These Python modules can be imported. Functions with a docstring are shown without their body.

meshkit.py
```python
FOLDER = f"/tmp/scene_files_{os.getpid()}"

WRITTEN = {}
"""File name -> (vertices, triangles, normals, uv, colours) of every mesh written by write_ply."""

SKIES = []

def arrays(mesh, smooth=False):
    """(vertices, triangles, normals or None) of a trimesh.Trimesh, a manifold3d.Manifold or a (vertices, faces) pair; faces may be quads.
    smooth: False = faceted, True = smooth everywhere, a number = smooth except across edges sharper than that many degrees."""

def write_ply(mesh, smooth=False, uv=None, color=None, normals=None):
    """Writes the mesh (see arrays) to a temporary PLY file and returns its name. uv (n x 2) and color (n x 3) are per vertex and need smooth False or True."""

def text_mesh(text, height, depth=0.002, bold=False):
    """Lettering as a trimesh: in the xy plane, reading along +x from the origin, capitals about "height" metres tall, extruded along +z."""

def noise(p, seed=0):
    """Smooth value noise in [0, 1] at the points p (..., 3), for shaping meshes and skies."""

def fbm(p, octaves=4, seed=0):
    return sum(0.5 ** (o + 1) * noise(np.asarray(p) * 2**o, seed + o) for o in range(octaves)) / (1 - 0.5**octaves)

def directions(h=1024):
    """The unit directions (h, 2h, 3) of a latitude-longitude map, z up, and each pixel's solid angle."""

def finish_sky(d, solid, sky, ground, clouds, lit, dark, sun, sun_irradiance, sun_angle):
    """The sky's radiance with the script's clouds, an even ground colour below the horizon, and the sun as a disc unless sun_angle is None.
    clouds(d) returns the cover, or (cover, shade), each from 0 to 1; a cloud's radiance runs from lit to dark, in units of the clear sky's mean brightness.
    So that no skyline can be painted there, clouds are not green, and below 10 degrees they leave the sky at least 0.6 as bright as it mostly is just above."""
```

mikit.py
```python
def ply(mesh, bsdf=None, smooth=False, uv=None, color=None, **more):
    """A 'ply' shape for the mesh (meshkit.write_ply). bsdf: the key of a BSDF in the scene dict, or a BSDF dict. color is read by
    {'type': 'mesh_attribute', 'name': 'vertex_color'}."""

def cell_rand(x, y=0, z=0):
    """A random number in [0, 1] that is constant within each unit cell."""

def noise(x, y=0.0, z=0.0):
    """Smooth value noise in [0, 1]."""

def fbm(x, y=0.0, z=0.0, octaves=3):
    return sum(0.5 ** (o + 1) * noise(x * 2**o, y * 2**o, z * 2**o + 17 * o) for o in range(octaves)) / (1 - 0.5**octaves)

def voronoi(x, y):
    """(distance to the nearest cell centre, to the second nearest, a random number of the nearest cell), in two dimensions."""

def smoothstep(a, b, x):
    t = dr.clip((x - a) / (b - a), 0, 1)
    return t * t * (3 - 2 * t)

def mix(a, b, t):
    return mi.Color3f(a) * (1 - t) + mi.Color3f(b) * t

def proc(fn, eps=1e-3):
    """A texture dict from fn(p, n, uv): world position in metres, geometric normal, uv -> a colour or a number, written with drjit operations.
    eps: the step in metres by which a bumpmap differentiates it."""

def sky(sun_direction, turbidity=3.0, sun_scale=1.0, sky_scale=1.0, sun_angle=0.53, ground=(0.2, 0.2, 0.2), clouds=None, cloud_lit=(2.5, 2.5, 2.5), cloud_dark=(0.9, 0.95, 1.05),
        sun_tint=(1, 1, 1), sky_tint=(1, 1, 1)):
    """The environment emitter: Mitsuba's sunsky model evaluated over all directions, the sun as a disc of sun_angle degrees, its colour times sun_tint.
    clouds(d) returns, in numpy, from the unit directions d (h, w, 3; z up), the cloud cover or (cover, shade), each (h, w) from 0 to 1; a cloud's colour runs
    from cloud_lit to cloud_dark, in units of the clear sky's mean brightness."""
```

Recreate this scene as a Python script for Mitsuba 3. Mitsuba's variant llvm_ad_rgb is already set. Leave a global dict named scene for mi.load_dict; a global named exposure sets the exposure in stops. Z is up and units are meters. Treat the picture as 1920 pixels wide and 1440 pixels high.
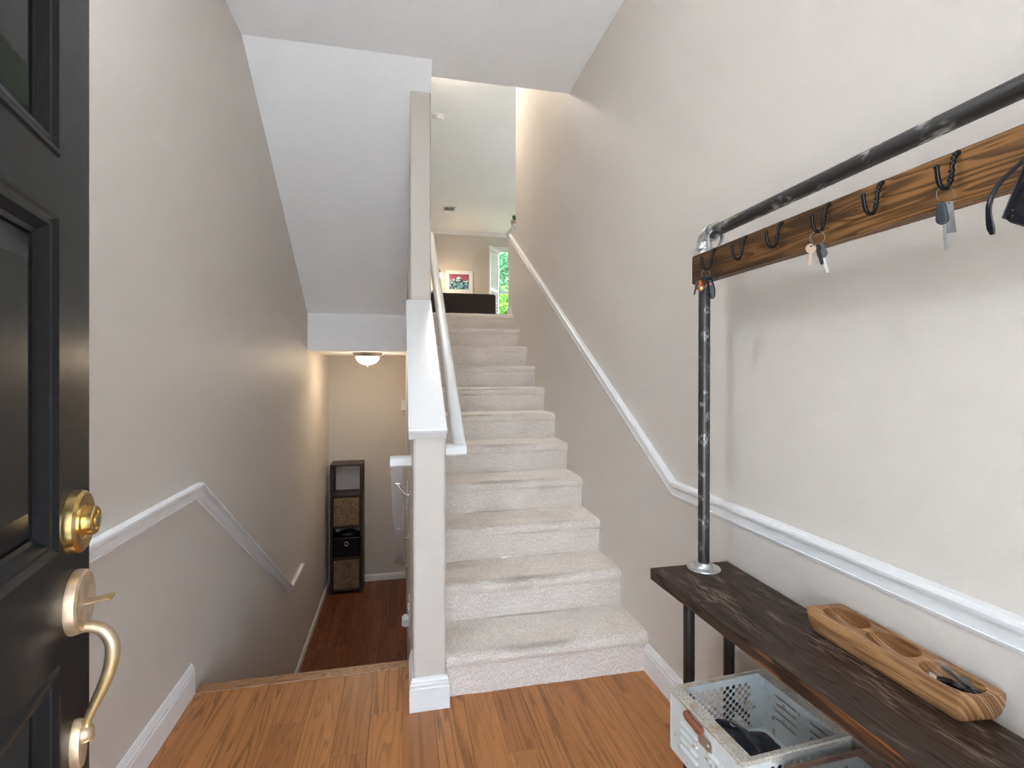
import math, random
import numpy as np, trimesh, drjit as dr, mitsuba as mi, mikit, meshkit
import manifold3d as m3
from shapely.geometry import Polygon, Point, box as sbox
from shapely.ops import unary_union
from mikit import proc, noise, fbm, smoothstep, mix, cell_rand
random.seed(7); np.random.seed(7)
T = mi.ScalarTransform4f
scene, labels = {}, {}

# ------------------------------------------------------------------ camera, sky, exposure
TH = 0.2149
scene['camera'] = {'type': 'perspective', 'fov_axis': 'x', 'fov': math.degrees(2 * math.atan(960 / 944.11)), 'near_clip': 0.02, 'far_clip': 300.0,
                   'principal_point_offset_x': 0.0, 'principal_point_offset_y': 20.08 / 1440,
                   'to_world': T().look_at(origin=[0, 0, 1.37], target=[math.sin(TH), math.cos(TH), 1.37], up=[0, 0, 1])}
scene['sky'] = mikit.sky((-0.75, 0.12, 0.8), turbidity=3.0, sun_scale=2.6, sky_scale=5.6, sun_angle=3.0, clouds=lambda d: (np.ones(d.shape[:2]), 0.25 * meshkit.fbm(d * 3, 4)),
                         cloud_lit=(0.88, 1.0, 1.15), cloud_dark=(0.66, 0.75, 0.87), ground=(0.33, 0.34, 0.35), sun_tint=(0.82, 1.0, 1.22), sky_tint=(0.86, 1.0, 1.16))
exposure = 3.86
UNSEEN_PEND = 3.0      # radiance of the unseen entry pendant

# ------------------------------------------------------------------ helpers
def V(*a): return np.array(a, float)
def put(key, mesh, bsdf, smooth=False, label=None, cat=None, group=None, kind=None, **kw):
    n = key; i = 0
    while n in scene:
        i += 1; n = '%s_%03d' % (key, i)
    scene[n] = mikit.ply(mesh, bsdf, smooth=smooth, **kw)
    tag(n, label, cat, group, kind)
    return n
def tag(n, label=None, cat=None, group=None, kind=None):
    d = {k: v for k, v in (('label', label), ('category', cat), ('group', group), ('kind', kind)) if v}
    if d: labels[n] = d
    return n
def cat_(ms): return trimesh.util.concatenate([tm(m) for m in ms])
def tm(m):
    if isinstance(m, m3.Manifold):
        q = m.to_mesh(); return trimesh.Trimesh(q.vert_properties[:, :3], q.tri_verts, process=False)
    return m
def man(m):
    m = m.copy(); m.merge_vertices()
    return m3.Manifold(m3.Mesh(np.asarray(m.vertices, np.float32), np.asarray(m.faces, np.uint32)))
def bx(x0, x1, y0, y1, z0, z1, b=0.0):
    x0, x1 = sorted((x0, x1)); y0, y1 = sorted((y0, y1)); z0, z1 = sorted((z0, z1))
    if b <= 0:
        m = trimesh.creation.box((x1 - x0, y1 - y0, z1 - z0)); m.apply_translation(((x0 + x1) / 2, (y0 + y1) / 2, (z0 + z1) / 2)); return m
    b = min(b, (x1 - x0) / 2.01, (y1 - y0) / 2.01, (z1 - z0) / 2.01)
    P = []
    for x, sx in ((x0, 1), (x1, -1)):
        for y, sy in ((y0, 1), (y1, -1)):
            for z, sz in ((z0, 1), (z1, -1)):
                P += [(x, y + sy * b, z + sz * b), (x + sx * b, y, z + sz * b), (x + sx * b, y + sy * b, z)]
    return trimesh.convex.convex_hull(np.array(P))
def hull(P): return trimesh.convex.convex_hull(np.array(P, float))
def frame_to(p, X, Y, Z):
    M = np.eye(4); M[:3, 0], M[:3, 1], M[:3, 2], M[:3, 3] = X, Y, Z, p; return M
def tube(path, rad, n=14, closed=False, caps=True, squash=(1, 1), up=None):
    """swept round tube with a radius per point"""
    P = np.array(path, float); k = len(P); R = np.atleast_1d(np.asarray(rad, float)); R = np.interp(np.linspace(0, 1, k), np.linspace(0, 1, len(R)), R) if len(R) != k else R
    if closed: t = np.roll(P, -1, 0) - np.roll(P, 1, 0)
    else: t = np.gradient(P, axis=0)
    t /= np.linalg.norm(t, axis=1, keepdims=True)
    a = np.array(up if up is not None else ((0, 0, 1) if abs(t[0][2]) < .9 else (1, 0, 0)), float)
    ang = np.arange(n) * 2 * np.pi / n; vs = []
    u = a
    for i in range(k):
        u = u - t[i] * (u @ t[i]); u /= np.linalg.norm(u); w = np.cross(t[i], u)
        vs.append(P[i] + R[i] * (squash[0] * np.cos(ang)[:, None] * u + squash[1] * np.sin(ang)[:, None] * w))
    v = np.vstack(vs); f = []
    for i in range(k if closed else k - 1):
        j = (i + 1) % k
        for q in range(n):
            r = (q + 1) % n
            f += [(i * n + q, i * n + r, j * n + r), (i * n + q, j * n + r, j * n + q)]
    if caps and not closed:
        v = np.vstack([v, P[:1], P[-1:]])
        for q in range(n):
            r = (q + 1) % n
            f += [(k * n, r, q), (k * n + 1, (k - 1) * n + q, (k - 1) * n + r)]
    m = trimesh.Trimesh(v, np.array(f), process=False); m.fix_normals(); return m
def curve(pts, n=24):
    """Catmull-Rom through the points"""
    P = np.array(pts, float); P = np.vstack([2 * P[0] - P[1], P, 2 * P[-1] - P[-2]]); out = []
    seg = len(P) - 3
    for i in range(seg):
        for s in np.linspace(0, 1, max(2, n // seg), endpoint=(i == seg - 1)):
            a, b, c, d = P[i:i + 4]
            out.append(.5 * (2 * b + (c - a) * s + (2 * a - 5 * b + 4 * c - d) * s * s + (3 * b - a - 3 * c + d) * s ** 3))
    return np.array(out)
def lathe(prof, p=(0, 0, 0), axis=(0, 0, 1), n=32):
    """profile [(r, h)] turned around axis from p"""
    Z = np.array(axis, float); Z /= np.linalg.norm(Z)
    X = np.cross((0, 0, 1) if abs(Z[2]) < .9 else (1, 0, 0), Z); X /= np.linalg.norm(X); Y = np.cross(Z, X)
    m = trimesh.creation.revolve(np.array(prof, float), sections=n)
    m.apply_transform(frame_to(p, X, Y, Z)); m.fix_normals(); return m
def prism(poly, h, M=None):
    """shapely polygon or ring of points extruded along +z, then moved"""
    g = poly if hasattr(poly, 'exterior') else Polygon(poly)
    m = trimesh.creation.extrude_polygon(g, h, engine='earcut')
    if M is not None: m.apply_transform(M)
    m.fix_normals(); return m
def moulding(path, prof, P0, A, B, D, closed=False):
    """A profile [(h, d)] swept along a 2-D path (a along A, b along B), mitred; h is measured to the left of travel in the plane, d along D."""
    p = np.array(path, float); k = len(p); rings = []
    for i in range(k):
        t0 = p[i] - p[i - 1] if (i > 0 or closed) else p[i + 1] - p[i]
        t1 = p[(i + 1) % k] - p[i] if (i < k - 1 or closed) else p[i] - p[i - 1]
        t0 /= np.linalg.norm(t0); t1 /= np.linalg.norm(t1)
        n0, n1 = V(-t0[1], t0[0]), V(-t1[1], t1[0]); mit = (n0 + n1) / (1 + n0 @ n1)
        rings.append([np.array(P0) + np.array(A) * (p[i] + mit * h)[0] + np.array(B) * (p[i] + mit * h)[1] + np.array(D) * d for h, d in prof])
    v = np.array(rings).reshape(-1, 3); n = len(prof); f = []
    for i in range(k if closed else k - 1):
        j = (i + 1) % k
        for q in range(n):
            r = (q + 1) % n
            f += [(i * n + q, i * n + r, j * n + r), (i * n + q, j * n + r, j * n + q)]
    if not closed:
        tri = trimesh.creation.triangulate_polygon(Polygon(prof), engine='earcut')
        vt = np.array(tri[0]); idx = [int(np.argmin(np.linalg.norm(np.array(prof) - q, axis=1))) for q in vt]
        for a, b, c in tri[1]:
            f += [(idx[a], idx[c], idx[b]), ((k - 1) * n + idx[a], (k - 1) * n + idx[b], (k - 1) * n + idx[c])]
    m = trimesh.Trimesh(v, np.array(f), process=False); m.fix_normals(); return m
def rrect(x0, x1, y0, y1, r, n=5):
    return sbox(x0 + r, y0 + r, x1 - r, y1 - r).buffer(r, quad_segs=n)
def move(m, M): m = m.copy(); m.apply_transform(M); return m

# ------------------------------------------------------------------ materials
def P_(base, rough=0.5, metal=0.0, spec=0.5, **kw):
    b = proc(base) if callable(base) else {'type': 'rgb', 'value': list(base)}
    r = proc(rough) if callable(rough) else rough
    return {'type': 'principled', 'base_color': b, 'roughness': r, 'metallic': metal, 'specular': spec, **kw}
def mat(name, base, rough=0.5, metal=0.0, spec=0.5, bump=None, bscale=1.0, eps=5e-4, **kw):
    b = P_(base, rough, metal, spec, **kw)
    if bump is not None: b = {'type': 'bumpmap', 'arbitrary': proc(bump, eps), 'scale': bscale, 'bsdf': b}
    scene[name] = {'type': 'twosided', 'bsdf': b}
WALL = (0.555, 0.515, 0.474)
mat('wall_paint', WALL, 0.50, spec=0.35)
mat('ceiling_paint', (0.885, 0.91, 0.94), 0.7, spec=0.2)
mat('ceiling_texture', (0.82, 0.825, 0.83), 0.7, spec=0.2)
mat('trim_white', (0.71, 0.72, 0.73), 0.32, spec=0.5)
mat('outdoor_concrete', lambda p, n, uv: mix((0.42, 0.42, 0.41), (0.52, 0.52, 0.51), fbm(p.x * 8, p.y * 8, 0, 3)), 0.8)

def grain(a, b, k, su, sv, seed=0.0):
    """cathedral wood rings: a along the grain, b, c across (metres)"""
    w = fbm(a * su, b * sv, seed, 3) * k
    r = w - dr.floor(w)
    return smoothstep(0.45, 0.92, r) * (1 - smoothstep(0.92, 1.0, r))
def plank_col(light, mid, dark):
    def fn(p, n, uv):
        a, b = uv.x, uv.y
        idn = dr.floor(a / 10)
        tone = cell_rand(idn, 3, 5); sd = idn * 7.31
        g = grain(a, b, 4 + 14 * cell_rand(idn, 1, 1), .55 + .5 * cell_rand(idn, 2, 2), 15, sd) * (0.35 + 0.65 * cell_rand(idn, 4, 4))
        pores = smoothstep(0.55, 0.9, noise(a * 28, b * 700, sd)) * 0.55
        c = mix(light, mid, tone * 0.75 + 0.35 * fbm(a * 2, b * 14, sd + 3, 2) - 0.1)
        return mix(c, dark, dr.clip(0.70 * g + pores * (0.35 + 0.55 * g), 0, 1) * 0.85)
    return fn
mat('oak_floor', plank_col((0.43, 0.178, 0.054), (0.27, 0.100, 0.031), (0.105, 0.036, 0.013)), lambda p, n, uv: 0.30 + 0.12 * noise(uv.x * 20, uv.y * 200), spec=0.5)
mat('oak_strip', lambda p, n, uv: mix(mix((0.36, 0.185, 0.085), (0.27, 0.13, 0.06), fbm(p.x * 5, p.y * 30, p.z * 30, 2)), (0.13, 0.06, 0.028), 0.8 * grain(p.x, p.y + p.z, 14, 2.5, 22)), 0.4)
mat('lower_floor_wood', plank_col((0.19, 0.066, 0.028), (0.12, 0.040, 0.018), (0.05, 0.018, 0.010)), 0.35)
def bench_col(p, n, uv):
    a, b = p.y, p.x + 0.6 * p.z
    g = grain(a, b, 16, 1.3, 16, 2.0)
    fine = noise(a * 12, b * 420, 1.0)
    c = mix((0.046, 0.027, 0.019), (0.013, 0.008, 0.006), 0.65 * g + 0.35 * fine)
    edge = dr.select(dr.abs(n.z) < 0.5, mi.Float(1), mi.Float(0)) * smoothstep(0.40, 0.55, fbm(a * 4, p.z * 60, 9, 3)) * smoothstep(1.5, 1.0, a)
    c = mix(c, (0.20, 0.068, 0.022), 0.75 * edge * (1 - 0.6 * g))
    scuff = smoothstep(0.58, 0.80, fbm(a * 7, p.x * 30, 4, 3)) * smoothstep(0.35, 0.75, noise(a * 45, p.x * 260, 2)) * dr.select(n.z > 0.5, mi.Float(1), mi.Float(0))
    return mix(c, (0.17, 0.125, 0.10), 0.6 * scuff)
mat('bench_wood', bench_col, lambda p, n, uv: 0.36 + 0.2 * noise(p.y * 30, p.x * 100), spec=0.20)
def board_col(p, n, uv):
    a, b = p.y, p.z + p.x
    kd = dr.sqrt(dr.square((a - 0.86) * 5) + dr.square((p.z - 1.705) * 16)) / 0.2
    w = fbm(a * 2.0, b * 30, 5, 3) * 8 + 2.2 * dr.exp(-kd * kd * 0.9)
    r = w - dr.floor(w); g = smoothstep(0.25, 0.85, r) * (1 - smoothstep(0.88, 1.0, r))
    c = mix((0.225, 0.105, 0.034), (0.045, 0.022, 0.010), 0.85 * g)
    c = mix(c, (0.040, 0.019, 0.009), smoothstep(0.35, 0.70, fbm(a * 5, b * 34, 11, 3)) * 0.80 + 0.20 * noise(a * 20, b * 600, 3))
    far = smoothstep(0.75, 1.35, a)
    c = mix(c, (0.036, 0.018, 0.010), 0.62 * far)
    return mix(c, (0.018, 0.009, 0.005), smoothstep(1.25, 1.0, kd * 12) * 0.9)
mat('board_wood', board_col, 0.46, spec=0.22)
def tray_col(p, n, uv):
    a, b = p.y + 0.25 * p.x, p.x + 0.8 * p.z
    g = grain(a, b, 8, 2.2, 26, 1.0)
    c = mix((0.42, 0.230, 0.105), (0.23, 0.112, 0.048), smoothstep(0.3, 0.7, fbm(a * 6, b * 60, 3, 3)))
    c = mix(c, (0.10, 0.036, 0.016), 0.85 * g * smoothstep(0.3, 0.6, noise(a * 9, b * 30, 6)))
    return mix(c, (0.17, 0.075, 0.03), 0.75 * smoothstep(0.35, 0.8, noise(a * 12, b * 420, 5)))
mat('tray_wood', tray_col, 0.34, spec=0.3)
mat('door_paint', (0.011, 0.011, 0.012), 0.28, spec=0.14)
mat('polished_brass', lambda p, n, uv: mix((0.86, 0.66, 0.30), (0.62, 0.42, 0.16), fbm(p.x * 40, p.y * 40, p.z * 40, 3)), 0.22, metal=1.0)
mat('old_brass', lambda p, n, uv: mix((0.50, 0.36, 0.17), (0.56, 0.42, 0.30), smoothstep(0.35, 0.7, fbm(p.x * 60, p.y * 60, p.z * 25, 3))), lambda p, n, uv: 0.30 + 0.3 * noise(p.x * 90, p.y * 90, p.z * 60), metal=0.85)
mat('tarnish_brass', lambda p, n, uv: mix((0.50, 0.36, 0.22), (0.66, 0.50, 0.37), smoothstep(0.3, 0.7, fbm(p.x * 60, p.y * 60, p.z * 40, 3))), 0.42, metal=0.75)
mat('keyhole_dark', (0.02, 0.018, 0.015), 0.5)
def pipe_col(p, n, uv):
    w = smoothstep(0.55, 0.8, fbm(p.x * 40, p.y * 26, p.z * 26, 3)) * smoothstep(0.3, 0.7, noise(p.x * 300, p.y * 90, p.z * 90))
    return mix(mix((0.050, 0.048, 0.047), (0.105, 0.102, 0.099), fbm(p.x * 20, p.y * 8, p.z * 8, 3)), (0.42, 0.42, 0.42), w)
mat('steel_pipe', pipe_col, lambda p, n, uv: 0.30 + 0.25 * fbm(p.x * 60, p.y * 30, p.z * 30, 2), metal=0.8, spec=0.5)
mat('black_pipe', lambda p, n, uv: mix((0.030, 0.028, 0.028), (0.060, 0.055, 0.055), fbm(p.x * 50, p.y * 50, p.z * 9, 3)), 0.38, metal=0.6)
mat('galvanized', lambda p, n, uv: mix((0.50, 0.51, 0.51), (0.68, 0.69, 0.69), fbm(p.x * 90, p.y * 90, p.z * 90, 3)), 0.36, metal=0.85)
mat('chrome', (0.72, 0.71, 0.70), 0.18, metal=1.0)
mat('key_steel', (0.17, 0.166, 0.16), 0.38, metal=1.0)
mat('key_brass', (0.30, 0.215, 0.16), 0.4, metal=1.0)
mat('black_iron', (0.005, 0.005, 0.005), 0.30, spec=0.28)
mat('black_plastic', (0.005, 0.005, 0.008), 0.30, spec=0.30)
mat('grey_plastic', (0.022, 0.027, 0.032), 0.45, spec=0.3)
mat('red_button', (0.34, 0.06, 0.05), 0.4)
mat('charm_orange', lambda p, n, uv: mix((0.20, 0.028, 0.010), (0.30, 0.12, 0.02), smoothstep(0.45, 0.6, noise(p.x * 260, p.y * 260, p.z * 260))), 0.3)
mat('charm_cream', (0.45, 0.38, 0.19), 0.4)
def crate_col(p, n, uv):
    c = mix((0.50, 0.535, 0.54), (0.58, 0.605, 0.60), fbm(p.x * 9, p.y * 9, p.z * 9, 2))
    sp = smoothstep(0.60, 0.74, fbm(p.x * 55, p.y * 55, p.z * 55, 3)) * smoothstep(0.40, 0.62, fbm(p.x * 9 + 3, p.y * 9, p.z * 9, 2))
    return mix(c, (0.27, 0.175, 0.08), 0.85 * sp)
def rim_col(p, n, uv):
    c = mix((0.55, 0.53, 0.48), (0.42, 0.38, 0.32), fbm(p.x * 20, p.y * 20, p.z * 20, 2))
    sp = smoothstep(0.45, 0.65, fbm(p.x * 420, p.y * 420, p.z * 420, 2))
    rust = smoothstep(0.50, 0.72, fbm(p.x * 22, p.y * 22, p.z * 22, 3))
    return mix(mix(c, (0.20, 0.155, 0.11), 0.6 * sp), (0.33, 0.16, 0.06), 0.5 * rust)
mat('crate_paint', crate_col, 0.45, spec=0.4)
mat('crate_rim', rim_col, 0.55, spec=0.3)
mat('crate_rust_shaded', lambda p, n, uv: mix((0.20, 0.115, 0.075), (0.10, 0.06, 0.045), fbm(p.x * 40, p.y * 40, p.z * 40, 3)), 0.6)  # rust brown, with the shade on the second basket darkened into the colour
mat('crate_grey', lambda p, n, uv: mix((0.16, 0.16, 0.155), (0.24, 0.235, 0.22), fbm(p.x * 20, p.y * 20, p.z * 20, 3)), 0.5)
mat('rust_grip', lambda p, n, uv: mix((0.27, 0.075, 0.035), (0.12, 0.05, 0.035), fbm(p.x * 70, p.y * 70, p.z * 70, 3)), 0.5)
mat('black_leather', lambda p, n, uv: mix((0.010, 0.011, 0.014), (0.022, 0.024, 0.03), fbm(p.x * 60, p.y * 60, p.z * 60, 2)), 0.36, spec=0.55)
def carpet_col(p, n, uv):
    f = noise(p.x * 310, p.y * 310, p.z * 310)
    m = fbm(p.x * 9, p.y * 9, p.z * 9, 3)
    c = mix((0.80, 0.745, 0.695), (0.50, 0.455, 0.415), 0.75 * smoothstep(0.25, 0.75, f) + 0.35 * m - 0.1)
    # trodden dirt along each nosing
    k = dr.floor((p.y - 2.1193) / 0.288)
    y = p.y - 2.1193 - k * 0.288
    wear = dr.exp(-dr.square((y - 0.016) / 0.020)) * dr.exp(-dr.square((p.x - 0.60) / 0.27)) * (0.25 + 0.75 * smoothstep(0.3, 0.7, fbm(p.x * 6, k * 5.1, k * 3.1, 2))) * smoothstep(0.10, 0.8, n.z)
    return mix(c, (0.27, 0.235, 0.195), 0.62 * wear + 0.18 * smoothstep(0.5, 0.8, fbm(p.x * 3.5, p.y * 6, p.z * 6 + 4, 3)))
mat('carpet', carpet_col, 0.95, spec=0.05, sheen=0.5)
mat('espresso_wood', lambda p, n, uv: mix((0.034, 0.018, 0.013), (0.020, 0.011, 0.009), noise(p.x * 60, p.y * 60, p.z * 6)), 0.38)
mat('bin_fabric', lambda p, n, uv: mix(mix((0.22, 0.145, 0.085), (0.085, 0.052, 0.032), fbm(p.x * 22, p.y * 22, p.z * 9, 3)), (0.30, 0.22, 0.15), smoothstep(0.62, 0.8, noise(p.x * 190, p.y * 190, p.z * 50))), 0.8)
mat('dark_brown_fabric', (0.022, 0.013, 0.010), 0.85, sheen=0.3)
mat('nickel', (0.38, 0.37, 0.355), 0.34, metal=0.8)
mat('switch_white', (0.70, 0.73, 0.78), 0.35)
mat('plant_leaf', (0.05, 0.12, 0.035), 0.5)
mat('pot_clay', (0.30, 0.26, 0.22), 0.7)
mat('lens_dark', (0.008, 0.008, 0.009), 0.08, spec=0.6)
mat('vent_dark', (0.10, 0.10, 0.10), 0.6)
def art_col(p, n, uv):
    x, z = (p.x - 0.985) / 0.42, (p.z - 3.215) / 0.275       # 0..1 over the print
    ridge = 0.90 - 1.1 * dr.abs(x - 0.42) + 0.12 * (fbm(x * 9, 1, 0, 3) - 0.5)
    ridge = dr.maximum(ridge, 0.45 + 0.15 * fbm(x * 6, 4, 0, 2))
    sky_ = mix((0.52, 0.10, 0.14), (0.30, 0.07, 0.15), z)
    snow = smoothstep(0.42, 0.58, fbm(x * 14 + z * 4, z * 12, 2, 3))
    mtn = mix((0.04, 0.08, 0.14), (0.62, 0.72, 0.78), snow)
    lake = mix((0.10, 0.33, 0.42), (0.45, 0.62, 0.66), smoothstep(0.45, 0.7, fbm(x * 7, z * 22, 5, 3)))
    c = dr.select(z > ridge, sky_, dr.select(z > 0.36 + 0.12 * fbm(x * 9, 7, 0, 2), mtn, lake))
    tree_ = smoothstep(0.54, 0.62, fbm(x * 16, z * 9, 8, 3)) * smoothstep(0.55, 0.35, z)
    return mix(c, (0.015, 0.03, 0.05), tree_)
mat('art_print', art_col, 0.5)
scene['window_glass'] = {'type': 'thindielectric', 'int_ior': 1.5}
scene['clear_plastic'] = {'type': 'thindielectric', 'int_ior': 1.45}
def leafy(name, a, b, s=3.0):
    scene[name] = {'type': 'principledthin', 'base_color': proc(lambda p, n, uv: mix(a, b, fbm(p.x * s, p.y * s, p.z * s, 2))), 'roughness': 0.5, 'diff_trans': 0.9, 'spec_trans': 0.0}
leafy('leaf_bright', (0.22, 0.50, 0.08), (0.10, 0.30, 0.05))
leafy('leaf_dark', (0.06, 0.20, 0.08), (0.10, 0.28, 0.16))
mat('bark', (0.10, 0.075, 0.055), 0.9)
mat('grass', lambda p, n, uv: mix((0.08, 0.16, 0.04), (0.12, 0.2, 0.06), fbm(p.x * 2, p.y * 2, 0, 3)), 0.9)

# ------------------------------------------------------------------ the shell (x right, y into the house, z up; the entry floor is z = 0)
XW, XL, Y0, TR, RI, H1 = 1.1037, -0.8784, 2.1393, 0.2880, 0.1792, 3.2674
YN, ZLO, ZLIV, CEIL, YLIV = 2.456, -1.2141, 11 * 0.1792, 4.41, 10.78
YF0, YF1 = -0.20, -0.045                       # front wall
def S(key, mesh, bsdf, **kw): return put(key, mesh, bsdf, kind='structure', **kw)
S('wall_left', bx(XL - .12, XL, YF0, 6.62, ZLO - .1, CEIL), 'wall_paint')
S('wall_right', bx(XW, XW + .13, YF0, 4.883, -.15, CEIL + .02), 'wall_paint')
S('wall_landing_half', bx(XW, XW + .13, 4.883, 5.24, ZLIV - .3, 2.81), 'wall_paint')
S('trim_half_wall_cap', moulding([(4.86, 0), (5.262, 0)], [(0, 0), (.03, -.012), (.042, -.02), (.045, -.018), (.045, .20), (0, .185)], (XW - .008, 0, 2.806), (0, 1, 0), (0, 0, 1), (1, 0, 0)), 'trim_white')
# front wall with the doorway the camera looks through and a transom window over it
fw = man(bx(XL, XW, YF0, YF1, -.15, H1 + .2)) - man(bx(-.285, .655, YF0 - .1, YF1 + .1, 0, 2.06))
S('wall_front', fw, 'wall_paint')
S('trim_door_casing', man(bx(-.37, .74, YF1, YF1 + .016, 0, 2.145)) - man(bx(-.285, .655, YF1 - .1, YF1 + .1, -.1, 2.06)), 'trim_white')
S('ceiling_added_porch', bx(-3, 3, -2.4, YF0, 2.46, 2.56), 'ceiling_paint')  # added roof outside the door, keeps high sky light off the near walls
S('ground_unseen_porch', bx(-3, 3, -4, YF0, -.14, -.02), 'outdoor_concrete')  # out of view; pale slab that bounces daylight up into the doorway
# ceiling over the entry (underside of the upper landing) and the soffit of the upper flight
S('ceiling', man(bx(XL, XW, YF0, 3.076, H1, H1 + .2)) + man(bx(.178, XW, 3.05, 3.2562, H1, H1 + .2)), 'ceiling_paint')
sof = prism([(3.076, H1), (5.09, 1.944), (5.09, 2.25), (3.076, H1 + .22)], .178 - XL, frame_to((XL, 0, 0), (0, 1, 0), (0, 0, 1), (1, 0, 0)))
S('ceiling_soffit', sof, 'ceiling_paint')
S('wall_landing_guard', bx(.178, XW, 3.156, 3.2562, H1 + .2, CEIL), 'wall_paint')
# knee wall between the two flights, rising into the full-height wall
core = m3.CrossSection([np.array(rrect(.044, .1765, 2.083, 6.6, .014).exterior.coords)[:-1]], m3.FillRule.NonZero).extrude(6).translate((0, 0, ZLO - .1))
core = core.trim_by_plane((0, 0.585, -1), (-1.108 + .585 * 2.083) / math.hypot(1, .585))  # below the slope of the cap
S('wall_knee', core.trim_by_plane((0, 0, -1), -2.6), 'wall_paint', smooth=40)
colm = m3.CrossSection([np.array(rrect(.050, .180, 3.245, 5.05, .014).exterior.coords)[:-1]], m3.FillRule.NonZero).extrude(CEIL - 1.2).translate((0, 0, 1.2))
S('wall_stair_upper', colm, 'wall_paint', smooth=40)
S('wall_living_front', bx(-3, .05, 5.0, 5.09, 2.2, CEIL), 'wall_paint')
# white sloping cap with a moulded edge
sl = math.atan(.585); A = V(0, math.cos(sl), math.sin(sl)); N = V(0, -math.sin(sl), math.cos(sl))
L = (3.25 - 2.067) / math.cos(sl)
cap = [bx(.024, .176 + .004, 0, L, .020, .036, .002), bx(.0325, .1715, .010, L, .034, .0385, .0012)]
M = frame_to(V(0, 2.067, 1.109), (1, 0, 0), A, N)
capm = cat_([move(c, M) for c in cap])
edge = [(0, 0), (0, .004), (.010, .006), (.014, .010), (.026, .012), (.030, .016), (.038, .016), (.038, 0)]
ring = moulding([(.178, L), (.178, .014), (.026, .014), (.026, L)][::-1], [(d, h - .018) for h, d in edge], V(0, 2.067, 1.109), (1, 0, 0), A, N)
S('trim_knee_wall_cap', cat_([capm, ring]), 'trim_white')

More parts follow.
